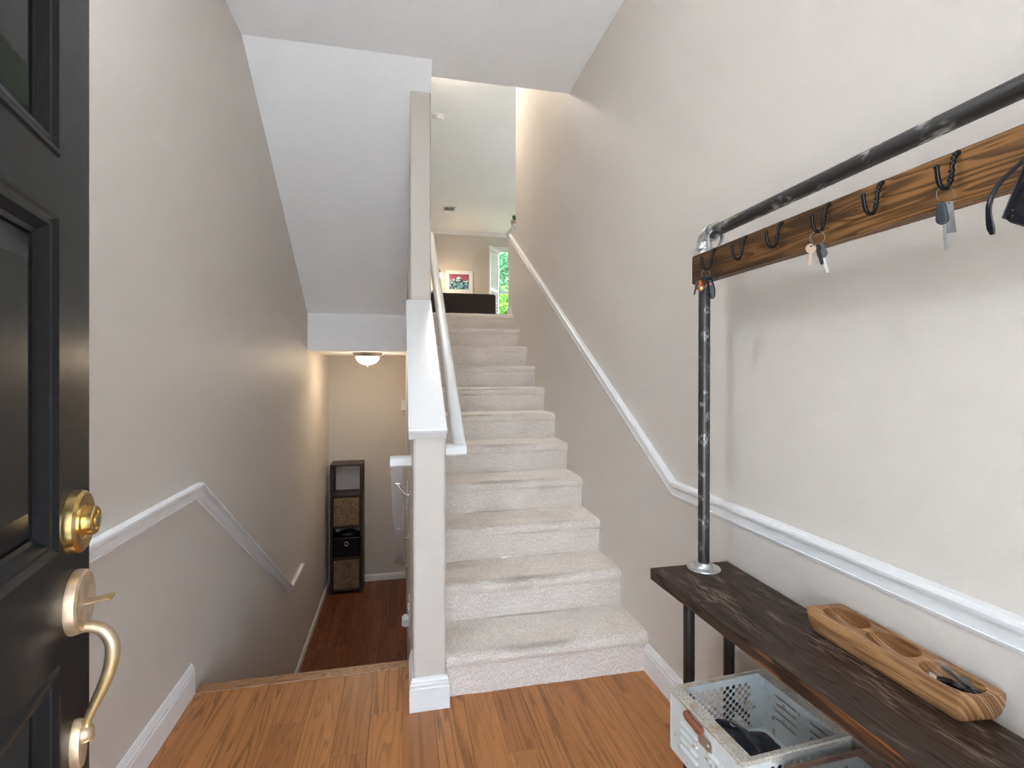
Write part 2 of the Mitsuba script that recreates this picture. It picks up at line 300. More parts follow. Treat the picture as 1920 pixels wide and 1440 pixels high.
# floors
S('wall_stairwell_face', bx(XL, XW, 2.30, 2.40, ZLO, -.03), 'wall_paint')
S('floor_subfloor', bx(XL, XW, YF0, 2.40, -.12, -.016), 'oak_strip')
fl = 'floor'; labels[fl] = {'kind': 'structure'}
def planks(holder, bsdf, x0, x1, y0, y1, z, w, seed, lens=(.55, 1.3), th=.014):
    rnd = random.Random(seed); k = rnd.randrange(5, 60); x = x0; 
    while x < x1 - 1e-4:
        xe = min(x + w, x1); y = y0 - rnd.random() * .9
        while y < y1 - 1e-4:
            ye = y + rnd.uniform(*lens); ya, yb = max(y, y0), min(ye, y1)
            if yb - ya > .004:
                k += 1
                m = bx(x + .0003, xe - .0003, ya + .0003, yb - .0003, z - th, z + rnd.uniform(-.0002, .0002), .0007)
                m = trimesh.Trimesh(m.triangles.reshape(-1, 3), np.arange(len(m.faces) * 3).reshape(-1, 3), process=False)
                uv = np.stack([m.vertices[:, 1] + 10 * (k % 90) + 5, m.vertices[:, 0] + 3.7 * (k % 7) + .3 * m.vertices[:, 2]], 1)
                put(holder + '__plank', m, bsdf, uv=uv)
            y = ye
        x = xe
planks('floor', 'oak_floor', XL + .005, XW - .003, YF0, 2.389, 0.0, .125, 11)
S('trim_floor_nosing', cat_([bx(XL + .012, .0435, 2.3895, 2.455, -.022, .003, .0025), bx(XL + .012, .0435, 2.41, 2.446, -.04, -.02)]), 'oak_strip', label='lighter oak nosing strip at the top of the stairs down')
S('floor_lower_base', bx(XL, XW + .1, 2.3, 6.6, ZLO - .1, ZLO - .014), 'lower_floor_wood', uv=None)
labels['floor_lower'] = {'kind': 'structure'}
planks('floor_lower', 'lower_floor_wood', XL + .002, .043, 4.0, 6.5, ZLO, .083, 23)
S('wall_lower_back', bx(XL, 1.2, 6.5, 6.6, ZLO - .1, 1.6), 'wall_paint')
S('floor_living', bx(-3, 4.5, 5.30, YLIV, 1.587, ZLIV), 'carpet')
S('ceiling_lower', bx(XL, .05, 5.09, 6.6, 1.587, ZLIV), 'ceiling_paint')
S('ceiling_living', bx(-3, 4.5, 3.2562, YLIV, CEIL, CEIL + .1), 'ceiling_texture')
wb = man(bx(-3, 4.6, YLIV, YLIV + .14, 1.4, CEIL + .1)) - man(bx(2.03, 3.1, YLIV - .1, YLIV + .3, 2.25, 4.06))
S('wall_living_back', wb, 'wall_paint')
wr = man(bx(4.5, 4.6, 5.2, YLIV, 1.4, CEIL)) - man(bx(4.4, 4.7, 6.2, 7.4, 2.25, 4.1))  # opening for the unseen daylight window
S('wall_living_right', wr, 'wall_paint')
S('wall_living_left', bx(-3.1, -3, 5.0, YLIV, ZLIV, CEIL), 'wall_paint')
S('wall_living_side', bx(XW + .13, 4.5, 4.75, 4.883, 1.6, CEIL), 'wall_paint')
S('trim_crown', moulding([(-3, 0), (4.5, 0)], [(0, 0), (-.075, 0), (-.075, .012), (-.055, .018), (-.02, .05), (-.012, .06), (0, .06)], (0, YLIV, CEIL), (1, 0, 0), (0, 0, 1), (0, -1, 0)), 'trim_white')

# trims on the walls
RAILP = [(0, 0), (0, .006), (.005, .009), (.010, .012), (.0115, .010), (.015, .0115), (.022, .0125), (.034, .014), (.042, .018), (.048, .025), (.056, .028), (.064, .027), (.067, .022), (.068, 0)]
S('trim_chair_rail_right', moulding([(-.04, .859), (1.90, .859), (5.13, 2.752)], RAILP, (XW, 0, 0), (0, 1, 0), (0, 0, 1), (-1, 0, 0)), 'trim_white', smooth=25)
S('trim_chair_rail_left', moulding([(-.04, .822), (2.44, .822), (4.30, -.398), (4.80, -.398)], RAILP, (XL, 0, 0), (0, 1, 0), (0, 0, 1), (1, 0, 0)), 'trim_white', smooth=25)
BASEP = [(0, 0), (0, .015), (.090, .015), (.093, .0125), (.098, .0125), (.106, .0135), (.110, .010), (.117, .010), (.124, .006), (.130, .005), (.132, .002), (.132, 0)]
S('baseboard_right', moulding([(-.04, 0), (2.155, 0)], BASEP, (XW, 0, .0005), (0, 1, 0), (0, 0, 1), (-1, 0, 0)), 'trim_white')
S('baseboard_left', moulding([(-.04, 0), (2.392, 0)], BASEP, (XL, 0, .0005), (0, 1, 0), (0, 0, 1), (1, 0, 0)), 'trim_white')
BASEL = [(h * .62, d * .8) for h, d in BASEP]
S('baseboard_lower_left', moulding([(4.0, 0), (6.5, 0)], BASEL, (XL, 0, ZLO), (0, 1, 0), (0, 0, 1), (1, 0, 0)), 'trim_white')
S('baseboard_lower_back', moulding([(XL, 0), (.044, 0)], BASEL, (0, 6.5, ZLO), (1, 0, 0), (0, 0, 1), (0, -1, 0)), 'trim_white')
bp = moulding([(.044, 2.30), (.044, 2.083), (.1765, 2.083), (.1765, 2.114)], [(-d, h) for h, d in BASEP], (0, 0, .0005), (1, 0, 0), (0, 1, 0), (0, 0, 1))
S('baseboard_knee_wall', bp, 'trim_white')
S('baseboard_half_wall', bx(XW - .014, XW, 5.03, 5.24, ZLIV, ZLIV + .09, .003), 'trim_white')

# ------------------------------------------------------------------ carpeted stairs up, wooden stairs down
st = tag('staircase_up', 'flight of eleven carpeted beige steps rising to the living room', 'stairs')
def step_mesh(k):
    y, z = Y0 + (k - 1) * TR, (k - 1) * RI
    prof = []
    for s in np.linspace(0, 1, 24): prof.append((y - .004 * s, z + s * (RI - .058)))
    for a in np.linspace(-60, 90, 15): prof.append((y + .012 - .032 * math.cos(math.radians(a)), z + RI - .030 + .030 * math.sin(math.radians(a))))
    ytop = 5.32 if k == 11 else y + TR + .004
    for s in np.linspace(0, 1, 40)[1:]: prof.append((y + .012 + (ytop - y - .012) * s, z + RI))
    P = np.array(prof); nx = 130; X = np.linspace(.1808, XW - .001, nx)
    G = np.zeros((len(P), nx, 3)); G[..., 0] = X[None]; G[..., 1] = P[:, 0:1]; G[..., 2] = P[:, 1:2]
    t = np.gradient(P, axis=0); nrm = np.stack([-t[:, 1], t[:, 0]], 1); nrm /= np.linalg.norm(nrm, axis=1, keepdims=True)
    d = .006 * (meshkit.fbm(G * 160, 2, seed=k) - .5) + .006 * (meshkit.fbm(G * 14, 2, seed=k + 40) - .5)
    fade = np.minimum(1, np.arange(len(P)) / 4.0)[:, None] if k > 1 else 1.0
    G[..., 1] += nrm[:, 0:1] * d * fade; G[..., 2] += nrm[:, 1:2] * d * fade
    i, j = np.meshgrid(np.arange(len(P) - 1), np.arange(nx - 1), indexing='ij'); q = (i * nx + j).ravel()
    f = np.vstack([np.stack([q, q + 1, q + nx + 1], 1), np.stack([q, q + nx + 1, q + nx], 1)])
    m = trimesh.Trimesh(G.reshape(-1, 3), f, process=False)
    if m.face_normals[:, 2].mean() < 0: m.invert()
    return m
for k in range(1, 12): put(st + '__step', step_mesh(k), 'carpet', smooth=True)
tag('staircase_down', 'wooden flight descending from the entry floor to the lower hall', 'stairs')
for k in range(1, 7):
    put('staircase_down__step', cat_([bx(XL + .001, .0435, YN - .03 + (k - 1) * .288, YN + k * .288, -k * .1734 - .03, -k * .1734, .008), bx(XL + .001, .0435, YN + (k - 1) * .288 + .27, YN + k * .288, ZLO + .001, -k * .1734 - .03)]), 'oak_strip')

# ------------------------------------------------------------------ front door, standing open on the left
E_ = V(-.449, .855, 0); ph = math.radians(11.9); DD = V(-math.sin(ph), math.cos(ph), 0); NN = V(math.cos(ph), math.sin(ph), 0)
DM = frame_to(E_, DD, V(0, 0, 1), NN)          # door space: s along (0 at the free edge, negative to the hinge), z, off
W = .914
dr1 = 'door_1'; tag(dr1, 'black panelled front door standing open at the left', None, None, 'structure')
P_S = [(-.804, -.509), (-.405, -.110)]          # the two columns of panels
ROWS = [(.22, 1.000), (1.136, 1.574), (1.643, 1.96)]
body = sbox(-W, .006, 0, 2.04)
frame = body
for a, b in P_S:
    for c, d in ROWS: frame = frame.difference(sbox(a, c, b, d))
sl_ = prism(frame, .044, frame_to((0, 0, 0), (1, 0, 0), (0, 1, 0), (0, 0, 1))); sl_.apply_translation((0, 0, -.044))
back = bx(-W + .01, -.01, .01, 2.03, -.036, -.017)
put(dr1 + '__frame', move(cat_([sl_, back]), DM), 'door_paint')
PMP = [(0, -.02), (0, .0), (.003, .0035), (.008, .0035), (.012, .001), (.016, -.001), (.021, -.0015), (.025, -.006), (.030, -.011), (.036, -.0125), (.036, -.02)]
for a, b in P_S:
    for c, d in ROWS:
        mo = moulding([(a, c), (b, c), (b, d), (a, d)], PMP, (0, 0, 0), (1, 0, 0), (0, 1, 0), (0, 0, 1), closed=True)
        i0, i1 = .040, .075
        lo, hi = -.014, -.003
        f = [(a + i0, c + i0, lo), (b - i0, c + i0, lo), (b - i0, d - i0, lo), (a + i0, d - i0, lo), (a + i1, c + i1, hi), (b - i1, c + i1, hi), (b - i1, d - i1, hi), (a + i1, d - i1, hi), (a + .03, c + .03, -.02), (b - .03, c + .03, -.02), (b - .03, d - .03, -.02), (a + .03, d - .03, -.02)]
        put(dr1 + '__panel', move(cat_([hull(f[:8] + f[8:]), mo]), DM), 'door_paint')
def DP(s, z, o): return E_ + DD * s + NN * o + V(0, 0, z)
# deadbolt: rose, cylinder, keyway
db = put(dr1 + '__deadbolt', lathe([(0, -.002), (.0425, -.002), (.0425, .0), (.0415, .010), (.038, .0135), (.024, .0125), (.0225, .011), (0, .011)], DP(-.060, 1.168, 0), NN, 48), 'polished_brass', smooth=35, label='round polished brass deadbolt')
put(db + '__cylinder', lathe([(0, .008), (.0215, .008), (.0215, .011), (.0195, .0125), (.0195, .0235), (.018, .0255), (.013, .0255), (.0125, .0235), (0, .0235)], DP(-.060, 1.168, 0), NN, 40), 'polished_brass', smooth=35)
put(db + '__keyway', cat_([lathe([(0, .0235), (.0095, .0235), (.0095, .0262), (.008, .0268), (0, .0268)], DP(-.060, 1.168, 0), NN, 24), ]), 'polished_brass', smooth=35)
kx = move(bx(-.0011, .0011, -.005, .005, .0262, .0272), DM); kx.apply_translation(DD * -.060 + V(0, 0, 1.168))
put(db + '__key_slot', kx, 'keyhole_dark')
# handle set: oval rose, thumb latch, curved grip, lower shield
hs = dr1 + '__handle_set'; tag(hs, 'worn antique brass handle set with a curved grip')
def ovals(r1, r2, prof, s, z):
    m = lathe([(r, h) for r, h in prof], (0, 0, 0), (0, 0, 1), 48); m.apply_scale((r1, r2, 1)); m.apply_transform(DM); m.apply_translation(DD * s + V(0, 0, z)); return m
put(hs + '__rose', ovals(1, 1.04, [(0, -.002), (.041, -.002), (.0415, .004), (.040, .011), (.037, .0135), (.030, .013), (0, .013)], -.058, 1.058), 'tarnish_brass', smooth=35)
lat = tube(curve([DP(-.058, 1.0555, .006), DP(-.058, 1.0565, .020), DP(-.058, 1.0585, .034), DP(-.058, 1.0585, .0415), DP(-.058, 1.0582, .0435)], 24), np.interp(np.linspace(0, 1, 24), [0, .3, .85, .96, 1], [.0095, .0095, .012, .009, .004]), 20, squash=(.26, 1.0))
put(hs + '__thumb_latch', lat, 'old_brass', smooth=50)
g = curve([DP(-.058, 1.022, .006), DP(-.058, 1.021, .018), DP(-.058, 1.013, .032), DP(-.058, .995, .0415), DP(-.058, .972, .0420), DP(-.058, .945, .0355), DP(-.058, .918, .0245), DP(-.058, .897, .0160), DP(-.058, .884, .0135), DP(-.058, .868, .013)], 60)
rr = np.interp(np.linspace(0, 1, len(g)), [0, .15, .3, .45, .6, .75, .86, 1], [.0075, .0075, .0085, .0088, .0078, .0056, .0045, .010])
put(hs + '__grip', tube(g, rr, 18, squash=(1.0, 1.0)), 'old_brass', smooth=50)
put(hs + '__shield', cat_([ovals(.56, 1.0, [(0, -.002), (.034, -.002), (.034, .006), (.031, .010), (.024, .0105), (0, .0105)], -.058, .863), lathe([(0, .006), (.012, .006), (.0125, .012), (.010, .018), (.006, .021), (0, .022)], DP(-.058, .876, 0), NN, 24)]), 'tarnish_brass', smooth=40)

# ------------------------------------------------------------------ handrails
def rail_profile(w, h): return [(-w / 2, -h / 2 + .008), (-w / 2 + .008, -h / 2), (w / 2 - .008, -h / 2), (w / 2, -h / 2 + .008), (w / 2, h / 2 - .016), (w / 2 - .006, h / 2 - .006), (w / 2 - .016, h / 2), (-w / 2 + .016, h / 2), (-w / 2 + .006, h / 2 - .006), (-w / 2, h / 2 - .016)]
def bracket(holder, x_wall, x_rail, y, z, sgn):
    b = put(holder + '__bracket', cat_([lathe([(0, 0), (.022, 0), (.021, .005), (.012, .009), (0, .009)], (x_wall, y, z - .065), (sgn, 0, 0), 24),
        tube(curve([(x_wall + sgn * .004, y, z - .065), (x_wall + sgn * .02, y, z - .064), ((x_wall + x_rail) / 2 + sgn * .004, y, z - .050), (x_rail - sgn * .004, y, z - .018), (x_rail, y, z - .004)], 20), np.linspace(.0085, .006, 20) if False else .0065, 12)]), 'chrome', smooth=40, label='chrome handrail bracket')
    put(b + '__saddle', bx(x_rail - .014, x_rail + .014, y - .011, y + .011, z - .006, z + .001, .002), 'chrome')
    put(b + '__screw', cat_([lathe([(0, -.010), (.004, -.010), (.004, -.006), (0, -.006)], (x_rail + dx, y, z), (0, 0, 1), 12) for dx in (-.009, .009)]), 'chrome')
ur = tag('handrail', 'white wooden handrail climbing beside the knee wall over the carpeted stairs', 'handrail')
xr, yr, zr, sr = .258, 2.32, 1.022, .668
a_ = math.atan(sr); pr = rail_profile(.064, .052)
endu = (4.80 - yr) / math.cos(a_)
main = moulding([(-.026 * math.tan(a_ / 2) * 0 - .0, 0), (endu, 0)], [(h, d) for d, h in pr], V(xr, yr, zr), V(0, math.cos(a_), math.sin(a_)), V(0, -math.sin(a_), math.cos(a_)), V(1, 0, 0))
put(ur + '__rail', main, 'trim_white', smooth=35)
put(ur + '__return', moulding([(.178, 0), (xr + .032, 0)], [(h, -d) for d, h in pr], V(0, yr + .012, zr - .004), V(1, 0, 0), V(0, 0, 1), V(0, 1, 0)), 'trim_white', smooth=35)
for y in (2.42, 3.9): bracket(ur, .179, xr, y, zr + sr * (y - yr) - .034, 1)
lr = tag('handrail_001', 'white wooden handrail descending along the left face of the knee wall', 'handrail')
xr2, yr2, zr2, sr2 = -.022, 2.50, .940, -.640
a2 = math.atan(sr2); end2 = (4.25 - yr2) / math.cos(a2); pr2 = rail_profile(.068, .048)
put(lr + '__rail', moulding([(0, 0), (end2, 0)], [(h, d) for d, h in pr2], V(xr2, yr2, zr2), V(0, math.cos(a2), math.sin(a2)), V(0, -math.sin(a2), math.cos(a2)), V(1, 0, 0)), 'trim_white', smooth=35)
put(lr + '__return', moulding([(xr2 - .034, 0), (.046, 0)], [(h, -d) for d, h in pr2], V(0, yr2 - .01, zr2 + .006), V(1, 0, 0), V(0, 0, 1), V(0, 1, 0)), 'trim_white', smooth=35)
for y in (2.66, 3.35, 4.05): bracket(lr, .0435, xr2, y, zr2 + sr2 * (y - yr2) - .031, -1)

# ------------------------------------------------------------------ hall bench of pipes and planks
bn = tag('hall_bench', 'dark stained plank bench on black pipe legs with a pipe rack above', 'bench')
ZB = .726
bm = hull([(x, y, z) for x, y in ((.8005, 1.526), (1.089, 1.526), (.840, .16), (1.062, .16)) for z in (ZB - .001, ZB - .034)] + [(x, y, z) for x, y in ((.803, 1.529), (1.0865, 1.529), (.8425, .157), (1.0595, .157)) for z in (ZB, ZB - .035)])
put(bn + '__seat', bm, 'bench_wood')
for x, y in ((.918, 1.488), (1.066, 1.488), (.905, .25), (1.045, .25)): put(bn + '__leg', lathe([(0, 0), (.034, 0), (.034, .006), (.0195, .008), (.0178, .014), (.0178, ZB - .04), (.034, ZB - .038), (.034, ZB - .034), (0, ZB - .034)], (x, y, 0), (0, 0, 1), 24), 'black_pipe', smooth=35)
for x in (.918, 1.066): put(bn + '__stretcher', tube([(x, 1.488, .284), (x - .02 * (x > 1) - .012, .25, .284)], .013, 14), 'black_pipe', smooth=40)
PX, PY, PR = .972, 1.488, .0182
put(bn + '__upright', tube([(PX, PY, ZB + .004), (PX + .003, PY, 1.79)], PR, 24), 'steel_pipe', smooth=40)
put(bn + '__upright', tube([(PX, .25, ZB + .004), (PX, .25, 1.79)], PR, 24), 'steel_pipe', smooth=40)
for y in (PY, .25):
    fl_ = put(bn + '__flange', lathe([(0, 0), (.052, 0), (.0535, .002), (.052, .0055), (.032, .008), (.027, .013), (.0245, .022), (.0185, .023), (.018, .02)], (PX, y, ZB), (0, 0, 1), 40), 'galvanized', smooth=35, label='galvanized floor flange')
    for a in (40, 130, 220, 310): put(fl_ + '__screw', lathe([(0, .004), (.0052, .004), (.005, .0075), (.003, .009), (0, .009)], (PX + .040 * math.cos(math.radians(a)), y + .040 * math.sin(math.radians(a)), ZB), (0, 0, 1), 12), 'galvanized', smooth=40)
ZP = 1.823
put(bn + '__top_rail', tube([(PX + .003, PY - .03, ZP), (PX + .003, .22, ZP + .012)], PR + .0005, 24), 'steel_pipe', smooth=40)
for y, s in ((PY, -1), (.25, 1)):
    c = [(PX + .002, y, ZP - .042), (PX + .002, y, ZP - .03)] + [(PX + .002, y + s * .028 * (1 - math.cos(t)), ZP - .028 + .028 * math.sin(t)) for t in np.linspace(.1, 1.47, 9)] + [(PX + .002, y + s * .030, ZP), (PX + .002, y + s * .042, ZP)]
    el = put(bn + '__elbow', tube(c, .0228, 24), 'galvanized', smooth=40, label='galvanized pipe elbow')
    put(el + '__collar', cat_([lathe([(.020, 0), (.0262, 0), (.0275, .004), (.0262, .010), (.020, .010)], (PX + .002, y, ZP - .048), (0, 0, 1), 24), lathe([(.020, 0), (.0262, 0), (.0275, .004), (.0262, .010), (.020, .010)], (PX + .002, y + s * .036, ZP), (0, s, 0), 24), lathe([(.0186, 0), (.0205, 0), (.0205, .04), (.0186, .04)], (PX + .002, y, ZP - .088), (0, 0, 1), 24)]), 'galvanized', smooth=35)
# perforated hanger strap from the elbow down to the hook board
def strap(path, w):
    P = np.array(path, float); d = np.r_[0, np.cumsum(np.linalg.norm(np.diff(P, axis=0), axis=1))]; Lh = d[-1]
    g = sbox(0, -w / 2, Lh, w / 2); c = .008
    while c < Lh - .004: g = g.difference(Point(c, 0).buffer(.0024, quad_segs=4)); c += .0125
    m = trimesh.creation.extrude_polygon(g, .0012, engine='earcut'); m = m.subdivide().subdivide()
    v = m.vertices; s = v[:, 0]; c0 = np.stack([np.interp(s, d, P[:, i]) for i in range(3)], 1)
    tg = np.gradient(P, axis=0); tg /= np.linalg.norm(tg, axis=1, keepdims=True); t = np.stack([np.interp(s, d, tg[:, i]) for i in range(3)], 1)
    wv = np.broadcast_to(V(0, 1, 0), t.shape); nv = np.cross(t, wv)
    m.vertices = c0 + wv * v[:, 1:2] + nv * v[:, 2:3]; return m
cs = [(.951, 1.425, 1.742), (.946, 1.425, 1.77), (.9465, 1.425, 1.80)] + [(PX + .002 - .0262 * math.cos(t), 1.425, ZP + .0262 * math.sin(t)) for t in np.linspace(0, math.pi, 14)] + [(1.0, 1.425, 1.80), (.985, 1.425, 1.775), (.958, 1.425, 1.744)]
put(bn + '__strap', strap(curve(cs, 60), .016), 'galvanized', label='perforated galvanized hanger strap')
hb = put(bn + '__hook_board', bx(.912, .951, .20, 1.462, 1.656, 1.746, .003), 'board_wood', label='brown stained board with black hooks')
def hook(y, tilt=0.0):
    pts = [(.914, y, 1.741), (.906, y, 1.737), (.9005, y, 1.722), (.8975, y, 1.702), (.894, y, 1.688), (.888, y, 1.679), (.880, y, 1.678), (.873, y, 1.684), (.869, y, 1.695), (.8665, y, 1.712)]
    c = curve(pts, 60); m = tube(c, np.interp(np.linspace(0, 1, 60 if len(c) == 60 else len(c)), [0, .5, .97, 1], [.0034, .0034, .0037, .0036]), 12)
    beads = [trimesh.creation.icosphere(1, .0048) for _ in range(7)]
    for i, b in enumerate(beads):
        q = c[int(len(c) * (.05 + .062 * i))]; b.apply_translation(q)
    tip = trimesh.creation.icosphere(1, .0046); tip.apply_translation(pts[-1])
    return cat_([m, tip]), cat_(beads)
HY = [1.337, 1.197, 1.066, .927, .802, .666, .532, .398]
for y in HY:
    a, b = hook(y)
    h_ = put(bn + '__hook', a, 'black_iron', smooth=45)
    # third level is the thing's limit: the twisted shank is joined to the hook
    scene[h_] = mikit.ply(cat_([a, b]), 'black_iron', smooth=45)
for y in (1.44, .86): pass
# bolts that hang from the underside of the plank
put(bn + '__bolt', cat_([lathe([(0, 0), (.006, 0), (.006, .005), (.0032, .006), (.0032, .20), (0, .20)], (1.045, 1.15, .492), (0, 0, 1), 12)]), 'galvanized', smooth=35)

# ------------------------------------------------------------------ things on the hooks
def ring(c, r, axis, t=.0008):
    Z = V(*axis) / np.linalg.norm(axis); X = np.cross(Z, (0, 0, 1)); X /= np.linalg.norm(X); Y = np.cross(Z, X)
    return tube([np.array(c) + r * (math.cos(a) * X + math.sin(a) * Y) for a in np.linspace(0, 2 * np.pi, 33)[:-1]], t, 8, closed=True)
def key_blade(L_, w, t=.0018, teeth=5):
    e = [(0, w / 2), (L_ - w * .5, w / 2), (L_, 0.0)]
    for i in range(teeth * 2): 
        u = L_ - .003 - (L_ - .006) * i / (teeth * 2 - 1); e.append((u, -w / 2 + (.0018 if i % 2 else 0.0)))
    e.append((0, -w / 2)); return prism(e, t)
def hang(m, p, down, face):
    """m lies in the xy plane with its length along +x: put its origin at p, its length along `down`, its face towards `face`"""
    X = V(*down) / np.linalg.norm(down); Z = V(*face) - X * (np.array(face) @ X); Z /= np.linalg.norm(Z); return move(m, frame_to(p, X, np.cross(Z, X), Z))
F_ = V(-.55, -.8, 0.0)
# first hook from the elbow: car fob, orange charm and two keys
k1 = tag('key_bunch', 'key bunch with a black car fob and an orange charm on the first hook', 'keys')
c = V(.880, HY[0], 1.670)
put(k1 + '__ring', cat_([ring(c + V(0, 0, -.004), .012, (.3, 1, .2)), ring(c + V(.002, -.004, -.020), .010, (1, .5, .3))]), 'key_steel', smooth=50)
pd_ = lathe([(0, -.003), (.016, -.003), (.018, 0), (.016, .003), (.0, .003)], (0, 0, 0), (0, 0, 1), 24)
put(k1 + '__tag', hang(pd_, c + V(.004, -.004, -.017), (1, -.2, 0), (0.1, 0.1, 1)), 'grey_plastic', smooth=40)
fob = hull([(x + r * math.cos(a), y_ + r * math.sin(a), z) for x, y_, r in ((.006, 0, .007), (.030, .001, .0100), (.050, 0, .0085)) for a in np.linspace(0, 2 * np.pi, 13)[:-1] for z in (0, .009)] + [(x + (r - .003) * math.cos(a), y_ + (r - .003) * math.sin(a), z) for x, y_, r in ((.006, 0, .007), (.030, .001, .0100), (.050, 0, .0085)) for a in np.linspace(0, 2 * np.pi, 13)[:-1] for z in (-.002, .011)])
fb = put(k1 + '__fob', hang(fob, c + V(.010, -.006, -.022), (.12, -.05, -1), F_), 'black_plastic', smooth=40, label='black remote fob with a red button')
bt = prism(Point(.016, 0).buffer(.0038, quad_segs=6), .0008)
put(fb + '__button', hang(bt, c + V(.010, -.006, -.022) + .011 * F_ / np.linalg.norm(F_), (.12, -.05, -1), F_), 'red_button')
b2 = cat_([prism(Point(x_, y_).buffer(.0036, quad_segs=6), .0007) for x_, y_ in ((.028, .0036), (.038, -.0026))])
put(fb + '__button', hang(b2, c + V(.010, -.006, -.022) + .011 * F_ / np.linalg.norm(F_), (.12, -.05, -1), F_), 'grey_plastic')
ch = trimesh.creation.icosphere(3, 1.0); ch.vertices *= np.where(ch.vertices[:, 2:3] > 0, V(.0105, .008, .022), V(.0125, .0095, .011)); ch.vertices *= (1 + .12 * (meshkit.fbm(ch.vertices * 200, 2) - .5))[:, None]
ch.apply_translation(c + V(-.018, -.002, -.046))
ck = put(k1 + '__charm', ch, 'charm_orange', smooth=True, label='glossy orange and red charm')
put(ck + '__spot', hang(prism(rrect(-.005, .005, -.004, .004, .001, 2), .001), c + V(-.022, -.0115, -.050), (.1, 0, -1), F_), 'charm_cream')
for dx, tl in ((-.004, -.10), (-.026, -.25)):
    put(k1 + '__key', hang(cat_([prism(Point(.006, 0).buffer(.008, quad_segs=6), .0018), move(key_blade(.030, .007), T4 := np.array([[1, 0, 0, .012], [0, 1, 0, 0], [0, 0, 1, 0], [0, 0, 0, 1.0]]))]), c + V(dx, .002, -.028), (tl, 0, -1), V(-1, -.2, 0)), 'key_steel')
# fourth hook: two bare keys and a black headed one
k2 = tag('key_bunch_001', 'bunch of three small keys, one black headed, on the middle hook', 'keys')
c = V(.881, HY[3], 1.664)
put(k2 + '__ring', cat_([ring(c, .0145, (.5, 1, .1), .0009), ring(c + V(-.012, 0, -.010), .012, (.7, -.7, .3))]), 'key_steel', smooth=50)
def house_key(r=.0105): return cat_([prism(Point(.009, 0).buffer(r, quad_segs=8).difference(Point(.004, 0).buffer(.002)), .002), move(key_blade(.030, .008), T4 @ np.array([[1, 0, 0, .005], [0, 1, 0, 0], [0, 0, 1, 0], [0, 0, 0, 1.0]]))])
put(k2 + '__key', hang(house_key(), c + V(-.018, -.002, -.016), (-.10, 0, -1), V(-.5, -.9, 0)), 'key_brass')
put(k2 + '__key', hang(house_key(.008), c + V(-.004, -.002, -.014), (.35, 0, -1), V(-1, -.35, 0)), 'key_steel')
hd = hull([(x + r * math.cos(a), r * math.sin(a), z) for x, r in ((.006, .007), (.022, .010)) for a in np.linspace(0, 2 * np.pi, 13)[:-1] for z in (-.003, .004)])
q_ = put(k2 + '__key', hang(move(key_blade(.036, .0065), np.array([[1, 0, 0, .030], [0, 1, 0, 0], [0, 0, 1, 0], [0, 0, 0, 1.0]])), c + V(.004, -.002, -.013), (.32, 0, -1), V(-.6, -.8, 0)), 'key_steel')
put(q_ + '__head', hang(hd, c + V(.004, -.002, -.013), (.32, 0, -1), V(-.6, -.8, 0)), 'black_plastic', smooth=35)
# sixth hook: car key and metal tag
k3 = tag('key_bunch_002', 'car key with a dark teal head and a flat metal tag, beside the sunglasses', 'keys')
c = V(.884, HY[5], 1.668)
put(k3 + '__ring', ring(c, .0140, (.25, 1, .1), .0008), 'key_steel', smooth=50)
hd = hull([(x + r * math.cos(a), r * math.sin(a), z) for x, r in ((.007, .006), (.030, .0085)) for a in np.linspace(0, 2 * np.pi, 15)[:-1] for z in (-.0035, .0035)] + [(x + (r - .003) * math.cos(a), (r - .003) * math.sin(a), z) for x, r in ((.007, .006), (.030, .0085)) for a in np.linspace(0, 2 * np.pi, 15)[:-1] for z in (-.005, .005)])
q_ = put(k3 + '__key', hang(move(key_blade(.044, .0048, .0018, 7), np.array([[1, 0, 0, .036], [0, 1, 0, 0], [0, 0, 1, 0], [0, 0, 0, 1.0]])), c + V(-.006, 0, -.013), (.10, 0, -1), F_), 'key_steel')
put(q_ + '__head', hang(hd, c + V(-.008, 0, -.012), (.08, 0, -1), V(-.9, -.5, 0)), 'grey_plastic', smooth=35)
put(k3 + '__tag', hang(prism(sbox(0, -.006, .052, .006).difference(Point(.003, 0).buffer(.0015)), .0022), c + V(.006, 0, -.012), (.10, -.03, -1), V(-.55, -.83, 0)), 'key_steel', label='plain flat metal tag')
# sunglasses at the right edge, hung by the bridge on the seventh hook
sg = tag('sunglasses', 'black plastic sunglasses hanging from the hook board at the right edge', 'sunglasses')
Hh = V(.838, .55, 1.588)                      # hinge at the lower corner of the front
U = V(.42, -.10, .90); U /= np.linalg.norm(U)  # along the front, upwards
R_ = V(.80, -.42, -.42); R_ = R_ - U * (R_ @ U); R_ /= np.linalg.norm(R_); Nn = np.cross(U, R_)
front = sbox(-.070, -.022, .070, .024).buffer(-.012).buffer(.012)
lensa = sbox(-.060, -.016, -.012, .018).buffer(-.014).buffer(.014); lensb = sbox(.012, -.016, .060, .018).buffer(-.014).buffer(.014)
nose = Polygon([(-.009, -.03), (.009, -.03), (.004, .006), (-.004, .006)])
FM = frame_to(Hh + U * .070 + R_ * .020, U, R_, Nn)
put(sg + '__front', move(move(prism(front.difference(lensa).difference(lensb).difference(nose), .0045), frame_to((0, 0, -.002), (1, 0, 0), (0, 1, 0), (0, 0, 1))), FM), 'black_plastic', smooth=35)
for g_ in (lensa, lensb): put(sg + '__lens', move(prism(g_.buffer(.001), .0016), FM), 'lens_dark')
def temple(pts, w0=.0050):
    c = curve(pts, 40); return tube(c, np.interp(np.linspace(0, 1, 40), [0, .1, .6, .8, .95, 1], [.0045, w0 * .8, w0 * .75, w0 * .75, w0, w0 * .55]), 12, squash=(1.0, .38), up=(.8, 0, -.3))
